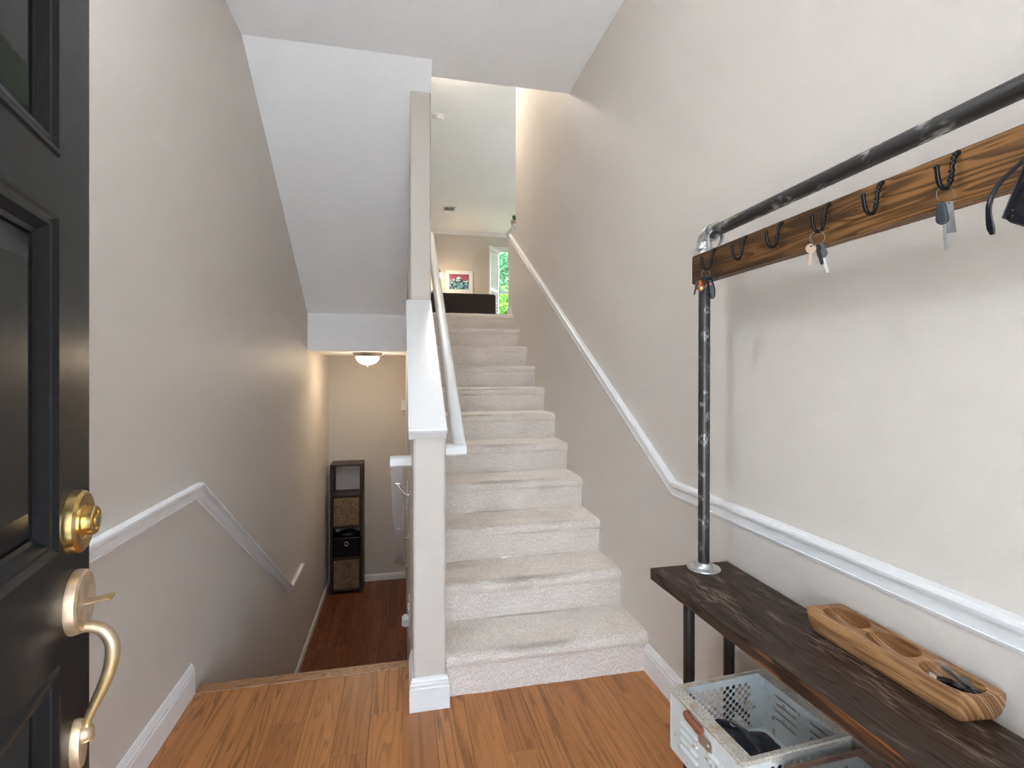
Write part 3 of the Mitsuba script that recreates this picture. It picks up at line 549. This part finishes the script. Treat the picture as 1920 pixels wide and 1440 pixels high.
put(sg + '__temple', temple([Hh + U * .138 + R_ * .004, V(.890, .52, 1.725), V(.860, .535, 1.678), V(.826, .548, 1.640), V(.8125, .552, 1.612), V(.8130, .553, 1.588), V(.8190, .553, 1.567)]), 'black_plastic', smooth=50)
put(sg + '__temple', temple([Hh + V(-.002, 0, .002), Hh + V(.012, -.01, .055), Hh + V(.026, -.02, .105), Hh + V(.040, -.03, .135), Hh + V(.058, -.035, .142)], .0055), 'black_plastic', smooth=50)
put(sg + '__hinge', cat_([lathe([(0, 0), (.0014, 0), (.0014, .0012), (0, .0012)], Hh + V(.003, -.006, d), (-.3, -.9, 0), 10) for d in (.004, .012)]), 'key_steel')

# ------------------------------------------------------------------ wooden tray with keys on the bench
ty0, ty1, tz0, tz1 = .708, 1.084, ZB, ZB + .056
top_o = [(.990, .716), (1.087, .706), (1.0975, 1.078), (.9950, 1.086)]
cx_, cy_ = np.mean([p[0] for p in top_o]), np.mean([p[1] for p in top_o])
secs = []
for f, z in ((.74, tz0), (.84, tz0 + .004), (.93, tz0 + .016), (.985, tz0 + .034), (1.0, tz0 + .048), (.992, tz1)):
    g = Polygon([(cx_ + (x - cx_) * f, cy_ + (y - cy_) * (1 - (1 - f) * .42)) for x, y in top_o]); g = g.buffer(-.010 * f).buffer(.010 * f, quad_segs=4)
    secs += [(x, y, z) for x, y in g.exterior.coords]
tray = man(hull(secs))
for k, (yc_, ln) in enumerate(((1.012, .052), (.893, .052), (.772, .052))):
    xc_ = cx_ + (yc_ - cy_) * .020
    e = trimesh.creation.icosphere(4, 1.0); e.vertices = np.sign(e.vertices) * np.abs(e.vertices) ** .80; e.vertices *= V(.037, ln, .044); e.apply_translation((xc_, yc_, tz1 + .001))
    tray = tray - man(e)
tt = tm(tray)
put('wooden_tray', tt, 'tray_wood', smooth=30, label='long carved wooden tray with three hollows on the dark bench', cat='tray')
tk = tag('key_bunch_003', 'bunch of steel and black keys lying in the near hollow of the wooden tray', 'keys')
tz = tz0 + .026
put(tk + '__lock', move(bx(-.012, .012, -.009, .009, -.007, .007, .003), frame_to((1.028, .800, tz + .012), V(.8, .6, 0), V(-.57, .76, .3), V(.18, -.24, .95))), 'chrome', label='small chrome lock')
put(tk + '__head', move(hull([(x + r * math.cos(a), r * math.sin(a), z) for x, r in ((-.010, .010), (.012, .008)) for a in np.linspace(0, 2 * np.pi, 13)[:-1] for z in (-.004, .004)]), frame_to((1.048, .785, tz + .010), V(.5, -.85, .1), V(.85, .5, 0), V(0, .1, 1))), 'black_plastic', smooth=35)
put(tk + '__head', move(hull([(x + r * math.cos(a), r * math.sin(a), z) for x, r in ((-.012, .009), (.016, .006)) for a in np.linspace(0, 2 * np.pi, 13)[:-1] for z in (-.004, .004)]), frame_to((1.055, .750, tz + .013), V(.2, -.97, .1), V(.97, .2, 0), V(0, .1, 1))), 'black_plastic', smooth=35)
for p, d, u in (((1.058, .800, tz + .030), (-.10, -1, -.15), (.2, 0, 1)), ((1.070, .775, tz + .022), (-.25, -1, -.2), (-.4, 0, 1)), ((1.045, .770, tz + .015), (.15, -1, 0), (.3, 0, 1))):
    put(tk + '__key', hang(cat_([prism(Point(.007, 0).buffer(.009, quad_segs=8), .002), move(key_blade(.038, .008), T4)]), V(*p), d, u), 'key_steel')
put(tk + '__tag', hang(prism(rrect(0, .062, -.008, .008, .002, 2), .0025), V(1.060, .812, tz + .034), (-.12, -1, -.28), (-.5, 0, 1)), 'clear_plastic', label='clear plastic tag')
put(tk + '__ring', cat_([ring((1.040, .752, tz + .010), .010, (.2, .1, 1), .0008), ring((1.050, .735, tz + .016), .008, (.8, .2, .5), .0008)]), 'key_steel', smooth=50)

# ------------------------------------------------------------------ old metal locker baskets below the bench
def basket(name, label, x0, y0, rot, zr_, wx, ly, h, body, rim, handle=True, louv=True):
    b = tag(name, label, 'basket')
    M = np.eye(4); c_, s_ = math.cos(rot), math.sin(rot); M[:2, :2] = [[c_, -s_], [s_, c_]]; M[:3, 3] = (x0, y0, zr_ - h)   # origin: the near left corner, on the bottom
    t = .0016; lip = .020
    def pc(m): return move(m, M)
    # end walls with staggered holes
    g = sbox(0, 0, wx, h - .004); hol = []
    px = .0215; rows = int((h - .040) / (px * .5)); 
    for r in range(rows):
        z = .020 + r * px * .5
        n = int((wx - .08) / px)
        for q in range(n + 1):
            x = .030 + q * px + (px / 2 if r % 2 else 0)
            if x < wx - .05: hol.append(Point(x, z).buffer(.0064, quad_segs=4))
    gp = g.difference(unary_union(hol))
    for y in (0.0, ly - t): put(b + '__end_panel', pc(prism(gp, t, frame_to((0, y + t, 0), (1, 0, 0), (0, 0, 1), (0, -1, 0)))), body)
    # long walls with louvres: slits and the hoods pressed out over them
    for side, x in ((0, 0.0), (1, wx - t)):
        g = sbox(0, 0, ly, h - .004); hoods = []
        for gy in (.045, .165):
            for r in range(4):
                z = .035 + r * .022 + (.0 if side == 0 else .02)
                if z > h - .03: continue
                g = g.difference(sbox(gy, z, gy + .075, z + .006))
                sx = -1 if side == 0 else 1
                xo = x if side == 0 else x + t
                hoods.append(hull([(xo, gy, z + .013), (xo, gy + .075, z + .013), (xo, gy, z + .004), (xo, gy + .075, z + .004), (xo + sx * .006, gy + .004, z + .0035), (xo + sx * .006, gy + .071, z + .0035), (xo + sx * .006, gy + .004, z + .006), (xo + sx * .006, gy + .071, z + .006)]))
        put(b + ('__front_panel' if side == 0 else '__back_panel'), pc(prism(g, t, frame_to((x, 0, 0), (0, 1, 0), (0, 0, 1), (1, 0, 0)))), body)
        if louv:
            for hm in hoods: put(b + '__louvre', pc(hm), body)
    put(b + '__bottom', pc(bx(.001, wx - .001, .001, ly - .001, 0, t)), body)
    outer = rrect(-.003, wx + .003, -.003, ly + .003, .008, 4)
    inner = sbox(lip * 1.55, .010, wx - lip * 1.5, ly - .010)
    fr = prism(outer.difference(inner), .0025, frame_to((0, 0, h - .004), (1, 0, 0), (0, 1, 0), (0, 0, 1)))
    sk = prism(outer.difference(rrect(0, wx, 0, ly, .005, 4)), .009, frame_to((0, 0, h - .0125), (1, 0, 0), (0, 1, 0), (0, 0, 1)))
    path = [(x, y, h - .003) for x, y in list(outer.exterior.coords)[:-1]]
    put(b + '__rim', pc(cat_([fr, sk, tube(path, .0032, 8, closed=True)])), rim, smooth=40, label='rusty rolled rim')
    for (cx, cy) in ((0, 0), (wx, 0), (0, ly), (wx, ly)): put(b + '__corner_post', pc(bx(cx - .002, cx + .002, cy - .002, cy + .002, 0, h - .004, .001)), rim)
    if handle:
        hy, hz = ly * .58, h - .030
        pl = pc(prism(rrect(hy - .060, hy - .005, hz - .036, hz - .004, .006, 3), .002, frame_to((-.0025, 0, 0), (0, 1, 0), (0, 0, 1), (1, 0, 0))))
        put(b + '__handle_plate', pl, 'galvanized')
        gr = put(b + '__handle', pc(tube([(-.012, hy + .030, hz + .014), (-.015, hy + .022, hz + .014), (-.015, hy - .026, hz + .010), (-.012, hy - .034, hz + .010)], .0100, 18)), 'rust_grip', smooth=40, label='rusty brown tubular pull')
        put(gr + '__rivet', pc(lathe([(0, 0), (.0045, 0), (.003, .002), (0, .0025)], (-.0025, hy - .045, hz - .020), (-1, 0, 0), 12)), 'galvanized')
    return b
basket('metal_basket', 'pale blue-grey rusty metal basket holding a black bag under the bench', .770, 1.024, math.radians(3.6), .472, .322, .288, .174, 'crate_paint', 'crate_rim')
basket('metal_basket_001', 'darker rusty metal basket nearer the camera behind the pale one under the bench', .866, .690, math.radians(2), .470, .225, .300, .172, 'crate_grey', 'crate_rust_shaded', handle=False)
# the soft black bag
bag = trimesh.creation.icosphere(4, 1.0)
v = bag.vertices; v = v * V(.062, .085, .052) * (1 + .45 * (meshkit.fbm(v * 1.7 + 5, 3, seed=3) - .5) + .10 * (meshkit.fbm(v * 5, 2, seed=9) - .5))[:, None]
v[:, 2] = np.maximum(v[:, 2], -.046); bag.vertices = v; bag.vertices *= V(1.15, 1.15, 1.25); bag.apply_translation((.862, 1.165, .3585))
lump = trimesh.creation.icosphere(3, 1.0); lv = lump.vertices * V(.046, .050, .040) * (1 + .2 * (meshkit.fbm(lump.vertices * 3, 2, seed=5) - .5))[:, None]; lump.vertices = lv; lump.vertices *= 1.18; lump.apply_translation((.938, 1.170, .352))
bgk = tag('black_bag', 'crumpled black leather bag with a strap lying inside the pale metal basket', 'bag')
put(bgk + '__body', cat_([bag, lump]), 'black_leather', smooth=True)
put(bgk + '__strap', tube(curve([(.820, 1.225, .410), (.838, 1.20, .432), (.862, 1.165, .436), (.872, 1.11, .418), (.905, 1.070, .370), (.960, 1.062, .318)], 40), .010, 10, squash=(1, .35)), 'black_leather', smooth=50)
put(bgk + '__buckle', tube([(.862 + .012 * a, 1.178 + .009 * b, .4415) for a, b in ((-1, -1), (1, -1), (1, 1), (-1, 1))], .0018, 8, closed=True), 'chrome', smooth=40)

# ------------------------------------------------------------------ lower hall: shelf tower, bins, ceiling light, switches
x0, x1, y0, y1, zb = -.822, -.455, 6.175, 6.478, ZLO
sh = tag('shelf_tower', 'tall narrow espresso shelf tower with four cubbies against the lower hall wall', 'shelf')
zt = zb + 1.515
for x in (x0, x1 - .030):
    for y in (y0, y1 - .030): put(sh + '__post', bx(x, x + .030, y, y + .030, zb, zt, .002), 'espresso_wood')
lev = [zb + .030, zb + .405, zb + .770, zb + 1.135, zt - .022]
for z in lev: put(sh + '__shelf', bx(x0 + .002, x1 - .002, y0 + .002, y1 - .002, z, z + .022, .002), 'espresso_wood')
for x in (x0, x1):
    for a, b in ((0, 1), (1, 2), (2, 3)): put(sh + '__side_panel', bx(x + (.004 if x == x0 else -.012), x + (.012 if x == x0 else -.004), y0 + .030, y1 - .030, lev[a] + .022, lev[b], 0), 'espresso_wood')
def bin_(name, label, z, h, fab, handle):
    b = tag(name, label, 'storage bin', 'woven brown bins in the shelf tower' if False else None)
    ox0, ox1, oy0, oy1 = x0 + .036, x1 - .036, y0 + .010, y1 - .035
    outer = man(bx(ox0, ox1, oy0, oy1, z, z + h, .006)) - man(bx(ox0 + .006, ox1 - .006, oy0 + .006, oy1 - .006, z + .006, z + h + .1))
    put(b + '__box', outer, fab)
    xm = (ox0 + ox1) / 2
    if handle == 'loop':
        put(b + '__handle', tube(curve([(xm - .035, oy0 - .003, z + h - .075), (xm - .030, oy0 - .010, z + h - .035), (xm, oy0 - .012, z + h - .018), (xm + .030, oy0 - .010, z + h - .035), (xm + .035, oy0 - .003, z + h - .075)], 30), .005, 8), fab, smooth=40)
    else:
        put(b + '__grommet', tube([(xm + .022 * math.cos(a), oy0 - .002, z + h - .070 + .022 * math.sin(a)) for a in np.linspace(0, 2 * np.pi, 25)[:-1]], .0055, 10, closed=True), 'chrome', smooth=50)
    return b
bin_('storage_bin', 'brown mottled fabric bin with a loop handle in the second cubby from the top', lev[2] + .023, .335, 'bin_fabric', 'loop')
bin_('storage_bin_001', 'black storage bin with a silver ring in the third cubby from the top', lev[1] + .023, .225, 'black_plastic', 'ring')
bin_('storage_bin_002', 'brown mottled fabric bin with a loop handle in the bottom cubby of the tower', lev[0] + .023, .345, 'bin_fabric', 'loop')
for k in range(4):
    pass
tag('black_pouch', 'glossy black pouch lying on top of the black storage bin', 'pouch')
pm = trimesh.creation.icosphere(3, 1.0); pm.vertices = pm.vertices * V(.115, .09, .045) * (1 + .35 * (meshkit.fbm(pm.vertices * 2.4, 3, seed=2) - .5))[:, None]; pm.apply_translation(((x0 + x1) / 2 + .01, (y0 + y1) / 2, lev[1] + .023 + .225 + .012))
put('black_pouch', pm, 'black_leather', smooth=True, label='glossy black pouch lying on top of the black storage bin', cat='pouch')
def dome_light(name, label, x, y, z, r, power, warm):
    b = tag(name, label, 'ceiling light')
    put(b + '__base', lathe([(0, 0), (r, 0), (r * 1.02, -.010), (r * .93, -.022), (r * .90, -.036), (r * .86, -.040), (r * .80, -.040), (0, -.02)], (x, y, z), (0, 0, 1), 40), 'nickel', smooth=30)
    prof = [(r * .83 * math.cos(a), -.040 - r * .62 * math.sin(a)) for a in np.linspace(0, math.pi / 2, 14)]
    prof = [(max(q[0], 0.0), q[1]) for q in prof]
    m = lathe(prof, (x, y, z), (0, 0, 1), 40)
    k = b + '__shade'
    if (m.face_normals[:, 2].mean()) > 0: m.invert()
    scene[k] = mikit.ply(m, 'trim_white', smooth=True, emitter={'type': 'area', 'radiance': {'type': 'rgb', 'value': [power * c for c in warm]}})
    put(b + '__finial', lathe([(0, 0), (.004, 0), (.006, -.006), (.003, -.012), (.006, -.018), (0, -.022)], (x, y, z - .040 - r * .62), (0, 0, 1), 12), 'nickel', smooth=40)
WARM = (1.0, .80, .56)
dome_light('ceiling_light', 'glowing glass dome light with a nickel rim on the lower hall ceiling', -.355, 5.52, 1.587, .148, 2.9, WARM)
dome_light('ceiling_light_001', 'unseen dome light hidden above the carpeted stairs, placed to light the stairwell', .33, 4.72, CEIL, .17, 5.5, (1.0, .89, .76))  # second one is out of view; it lights the stairwell and living room ceiling
def plate(name, label, cat, y, z, h, w, parts):
    b = tag(name, label, cat)
    put(b + '__cover', bx(.044 - .007, .0443, y - w / 2, y + w / 2, z - h / 2, z + h / 2, .002), 'switch_white')
    for nm, dy, dz, hh, ww, dd, mt in parts: put(b + '__' + nm, bx(.037 - dd, .038, y + dy - ww / 2, y + dy + ww / 2, z + dz - hh / 2, z + dz + hh / 2, .0015), mt)
plate('light_switch', 'wide white switch plate with two rockers on the knee wall face beside the lower handrail', 'light switch', 3.9, .47, .13, .20, [('rocker', -.04, 0, .06, .035, .004, 'switch_white'), ('rocker', .04, 0, .06, .035, .004, 'switch_white')])
plate('light_switch_001', 'narrow switch plate with a small lever on the knee wall face', 'light switch', 4.3, .25, .12, .075, [('toggle', 0, -.01, .010, .010, .014, 'switch_white')])
plate('wall_outlet', 'white outlet cover low on the knee wall face beside the stairs down', 'outlet', 2.95, -.02, .20, .12, [('socket', 0, .05, .03, .03, .006, 'trim_white')])
pg = tag('plug_in_freshener', 'white plug-in device sticking out of the outlet by the stairs down', 'plug-in device')
put(pg + '__body', bx(.003, .037, 2.92, 2.98, -.075, -.020, .008), 'trim_white')
put(pg + '__cap', bx(-.002, .006, 2.928, 2.972, -.068, -.028, .003), 'trim_white')
th_ = tag('thermostat', 'pale rectangular wall control beside the knee wall cap on the lower hall wall', 'thermostat')
put(th_ + '__cover', bx(-.012, .045, 6.472, 6.5, .90, 1.03, .005), 'switch_white')
put(th_ + '__button', bx(.010, .022, 6.469, 6.473, .93, .945, .001), 'switch_white')

# unseen globe lamp above the frame, placed to lift the light in the entry
pl_ = tag('unseen_pendant_light', 'unseen white globe pendant out of view, placed to brighten the entry', 'pendant light')
put(pl_ + '__canopy', lathe([(0, 0), (.065, 0), (.062, -.018), (.02, -.028), (0, -.028)], (-.60, .90, H1), (0, 0, 1), 32), 'nickel', smooth=35)
put(pl_ + '__rod', tube([(-.60, .90, H1 - .02), (-.60, .90, 2.86)], .007, 10), 'nickel', smooth=40)
gl = trimesh.creation.icosphere(4, .15); gl.apply_translation((-.60, .90, 2.74))
scene[pl_ + '__globe'] = mikit.ply(gl, 'trim_white', smooth=True, emitter={'type': 'area', 'radiance': {'type': 'rgb', 'value': [UNSEEN_PEND * c for c in (.90, .97, 1.05)]}})

# ------------------------------------------------------------------ living room beyond the stairs
sd = tag('smoke_detector', 'round white smoke detector on the living room ceiling', 'smoke detector')
put(sd + '__base', lathe([(0, 0), (.066, 0), (.066, -.012), (.060, -.016), (0, -.016)], (.42, 6.0, CEIL), (0, 0, 1), 32), 'trim_white', smooth=35)
put(sd + '__cap', lathe([(0, -.012), (.054, -.012), (.054, -.028), (.046, -.038), (.02, -.041), (0, -.041)], (.42, 6.0, CEIL), (0, 0, 1), 32), 'trim_white', smooth=35)
put(sd + '__button', lathe([(0, -.040), (.010, -.040), (.009, -.044), (0, -.044)], (.43, 5.985, CEIL), (0, 0, 1), 12), 'switch_white', smooth=35)
cv = tag('ceiling_vent', 'small white air vent with dark slots in the living room ceiling', 'vent')
vx0, vx1, vy0, vy1 = .73, .97, 9.18, 9.46
put(cv + '__frame', man(bx(vx0, vx1, vy0, vy1, CEIL - .012, CEIL, .003)) - man(bx(vx0 + .03, vx1 - .03, vy0 + .03, vy1 - .03, CEIL - .1, CEIL + .1)), 'trim_white')
put(cv + '__backing', bx(vx0 + .03, vx1 - .03, vy0 + .03, vy1 - .03, CEIL - .003, CEIL + .001), 'vent_dark')
for i in range(5):
    y = vy0 + .05 + i * .045
    put(cv + '__slat', hull([(x, y + a, CEIL + b) for x in (vx0 + .03, vx1 - .03) for a, b in ((0, -.010), (.003, -.011), (.028, -.003), (.031, -.004))]), 'trim_white')
# picture
ar = tag('framed_picture', 'white framed print of a snowy mountain under a red sky on the far wall', 'picture')
ax0, ax1, az0, az1 = .905, 1.485, 3.075, 3.565
yw = YLIV
fo = sbox(ax0, az0, ax1, az1); FMa = frame_to((0, yw - .001, 0), (1, 0, 0), (0, 0, 1), (0, -1, 0))
put(ar + '__frame', prism(fo.difference(fo.buffer(-.025, join_style=2)), .025, FMa), 'trim_white')
put(ar + '__mat', prism(fo.buffer(-.024, join_style=2), .010, FMa), 'trim_white')
put(ar + '__print', bx(.985, 1.405, yw - .0125, yw - .010, 3.165, 3.49), 'art_print')
# sofa
so = tag('sofa', 'dark brown sofa seen from behind at the top of the stairs', 'sofa')
def soft(x0, x1, y0, y1, z0, z1, r=.06):
    m = m3.Manifold.batch_hull([m3.Manifold.sphere(r, 24).translate((x, y, z)) for x in (x0 + r, x1 - r) for y in (y0 + r, y1 - r) for z in (z0 + r, z1 - r)]); return m
put(so + '__back', soft(-.40, 1.66, 8.95, 9.17, ZLIV + .10, 2.80, .05), 'dark_brown_fabric', smooth=50)
put(so + '__seat', soft(-.38, 1.64, 9.12, 9.85, ZLIV + .10, ZLIV + .44, .06), 'dark_brown_fabric', smooth=50)
for x in (-.42, 1.46): put(so + '__arm', soft(x, x + .21, 9.0, 9.88, ZLIV + .08, ZLIV + .62, .06), 'dark_brown_fabric', smooth=50)
for x in (-.3, 1.54):
    for y in (9.03, 9.78): put(so + '__foot', bx(x - .03, x + .03, y - .03, y + .03, ZLIV, ZLIV + .11, .004), 'espresso_wood')
# standing lamp with a tilted metal shade
fl_ = tag('floor_lamp', 'floor lamp with a dark tilted shade and glowing globe beside the picture', 'lamp')
lx, ly_, lz = .73, 10.25, 3.355
put(fl_ + '__base', lathe([(0, 0), (.14, 0), (.14, .015), (.02, .03), (0, .03)], (.45, ly_, ZLIV), (0, 0, 1), 32), 'black_iron', smooth=35)
put(fl_ + '__pole', tube(curve([(.45, ly_, ZLIV + .02), (.45, ly_, ZLIV + .9), (.46, ly_, 3.25), (.53, ly_, 3.52), (.64, ly_, 3.50), (.685, ly_, 3.44)], 40), .011, 12), 'black_iron', smooth=40)
put(fl_ + '__shade', lathe([(0, 0), (.035, 0), (.055, .03), (.062, .12), (.060, .12), (.052, .03), (.03, .006), (0, .006)], (lx - .055, ly_, lz + .13), (.42, 0, -1), 28), 'nickel', smooth=40)
gb = trimesh.creation.icosphere(3, .058); gb.apply_translation((lx + .012, ly_, lz))
scene[fl_ + '__bulb'] = mikit.ply(gb, 'trim_white', smooth=True, emitter={'type': 'area', 'radiance': {'type': 'rgb', 'value': [14, 10, 6]}})
# window with an opened shutter
wn = S('window_2', man(bx(1.97, 3.16, YLIV - .02, YLIV, 2.20, 4.12)) - man(bx(2.06, 3.07, YLIV - .1, YLIV + .1, 2.28, 4.03)) + (man(bx(2.03, 3.1, YLIV, YLIV + .12, 2.25, 4.06)) - man(bx(2.075, 3.055, YLIV - .1, YLIV + .2, 2.295, 4.015))), 'trim_white')
put(wn + '__rail', bx(2.07, 3.06, YLIV + .045, YLIV + .085, 3.115, 3.17, .004), 'trim_white')
put(wn + '__pane', bx(2.07, 3.06, YLIV + .060, YLIV + .063, 2.29, 3.12), 'window_glass')
put(wn + '__pane', bx(2.07, 3.06, YLIV + .068, YLIV + .071, 3.16, 4.02), 'window_glass')
sh2 = tag('window_shutter', 'white louvred plantation shutter swung open beside the far window', 'shutter')
rot = math.radians(118); SM = frame_to(V(2.045, YLIV - .03, 0), V(-math.cos(math.radians(55)), -math.sin(math.radians(55)), 0), V(math.sin(math.radians(55)), -math.cos(math.radians(55)), 0), V(0, 0, 1))
SWd = .46
put(sh2 + '__frame', move(cat_([bx(0, .05, -.014, .014, 2.27, 4.05, .003), bx(SWd - .05, SWd, -.014, .014, 2.27, 4.05, .003), bx(.05, SWd - .05, -.014, .014, 3.96, 4.05, .003), bx(.05, SWd - .05, -.014, .014, 2.27, 2.37, .003), bx(.05, SWd - .05, -.014, .014, 3.10, 3.17, .003)]), SM), 'trim_white')
for i in range(11):
    for zz in ((3.20 + i * .070,) if i < 11 else ()) + ((2.40 + i * .066,) if i < 11 else ()):
        put(sh2 + '__louvre', move(hull([(x, a, zz + b) for x in (.05, SWd - .05) for a, b in ((-.028, -.022), (-.024, -.026), (.024, .026), (.028, .022))]), SM), 'trim_white')
put(sh2 + '__tilt_rod', move(bx(SWd / 2 - .006, SWd / 2 + .006, -.046, -.034, 3.22, 3.94, .002), SM), 'trim_white')
wr_ = S('unseen_window_3', man(bx(4.50, 4.60, 6.2, 7.4, 2.25, 4.1)) - man(bx(4.4, 4.7, 6.27, 7.33, 2.32, 4.03)), 'trim_white')  # out of view, placed to let daylight into the living room
for a, b in ((6.26, 7.34),): put(wr_ + '__pane', bx(4.548, 4.552, a, b, 2.31, 4.04), 'window_glass')
# plant on the half wall
pp = tag('potted_plant', 'small potted plant on the white cap of the half wall at the stair top', 'plant')
pz = 2.852
put(pp + '__pot', lathe([(0, 0), (.040, 0), (.055, .085), (.058, .095), (.052, .095), (.047, .08), (0, .08)], (1.155, 5.09, pz), (0, 0, 1), 28), 'pot_clay', smooth=35)
rnd = random.Random(3)
for i in range(22):
    a = rnd.uniform(0, 6.28); e = rnd.uniform(.3, 1.3); L_ = rnd.uniform(.05, .10); d = V(math.cos(a) * math.cos(e), math.sin(a) * math.cos(e), math.sin(e)); p = V(1.155, 5.09, pz + .08)
    sd_ = np.cross(d, (0, 0, 1)); sd_ /= np.linalg.norm(sd_); q = p + d * L_
    nrm_ = np.cross(sd_, d)
    lf = hull([p + d * L_ * .5, p + d * L_ * .5 + nrm_ * .002, q, q + nrm_ * .0015, p + d * L_ * .75 + sd_ * .016 - nrm_ * .003, p + d * L_ * .75 - sd_ * .016 - nrm_ * .003, p + d * L_ * .3])
    put(pp + '__leaf', cat_([lf, tube([p - d * .01, p + d * L_ * .55], .0012, 5)]), 'plant_leaf')

# ------------------------------------------------------------------ outside the far window
S('ground_garden', bx(-20, 40, YLIV + .14, 60, -1.6, -1.4), 'grass')
def foliage(c, rad, n, seed, size=.07):
    r = np.random.RandomState(seed); d = r.normal(size=(n, 3)); d /= np.linalg.norm(d, axis=1, keepdims=True)
    p = d * (r.uniform(.35, 1, (n, 1)) ** .5) * np.array(rad); keep = meshkit.fbm(p * 1.3 + seed, 3, seed=seed) > .44; p = p[keep] + np.array(c); n = len(p)
    a = r.normal(size=(n, 3)); a /= np.linalg.norm(a, axis=1, keepdims=True); b = np.cross(a, r.normal(size=(n, 3))); b /= np.linalg.norm(b, axis=1, keepdims=True)
    s = r.uniform(.6, 1.3, (n, 1)) * size
    v = np.stack([p - a * s, p + b * s * .45, p + a * s, p - b * s * .45], 1).reshape(-1, 3); q = np.arange(n)[:, None] * 4
    return trimesh.Trimesh(v, np.vstack([q + [0, 1, 2], q + [0, 2, 3]]), process=False)
def tree(name, label, x, y, z0, zc, rad, n, leaf, seed, size):
    t = tag(name, label, 'tree')
    tr = tube(curve([(x, y, z0), (x + .1, y, (z0 + zc) / 2), (x, y + .1, zc + .3)], 12), np.linspace(.18, .06, 12), 10)
    put(t + '__trunk', tr, 'bark', smooth=40)
    put(t + '__foliage', foliage((x, y, zc), rad, n, seed, size), leaf, kind='stuff')
tree('garden_tree', 'tall tree with sparse teal-green leaves outside the far window', 4.6, 17.5, -1.4, 5.0, (2.0, 1.6, 2.0), 8000, 'leaf_dark', 4, .12)
tree('garden_tree_001', 'bright green leafy hedge low outside the far window', 3.4, 15.0, -1.4, 2.1, (2.3, 1.2, 1.95), 42000, 'leaf_bright', 9, .09)  # dense hedge, built with the tree function

# ------------------------------------------------------------------ repeats that belong together
for g_, ks in {'key bunches of the hall': ('key_bunch', 'key_bunch_001', 'key_bunch_002', 'key_bunch_003'), 'metal baskets under the bench': ('metal_basket', 'metal_basket_001'),
               'bins in the shelf tower': ('storage_bin', 'storage_bin_001', 'storage_bin_002'), 'white handrails': ('handrail', 'handrail_001'), 'dome ceiling lights': ('ceiling_light', 'ceiling_light_001'),
               'switches on the knee wall face': ('light_switch', 'light_switch_001'), 'trees outside the far window': ('garden_tree', 'garden_tree_001')}.items():
    for k_ in ks: labels[k_]['group'] = g_
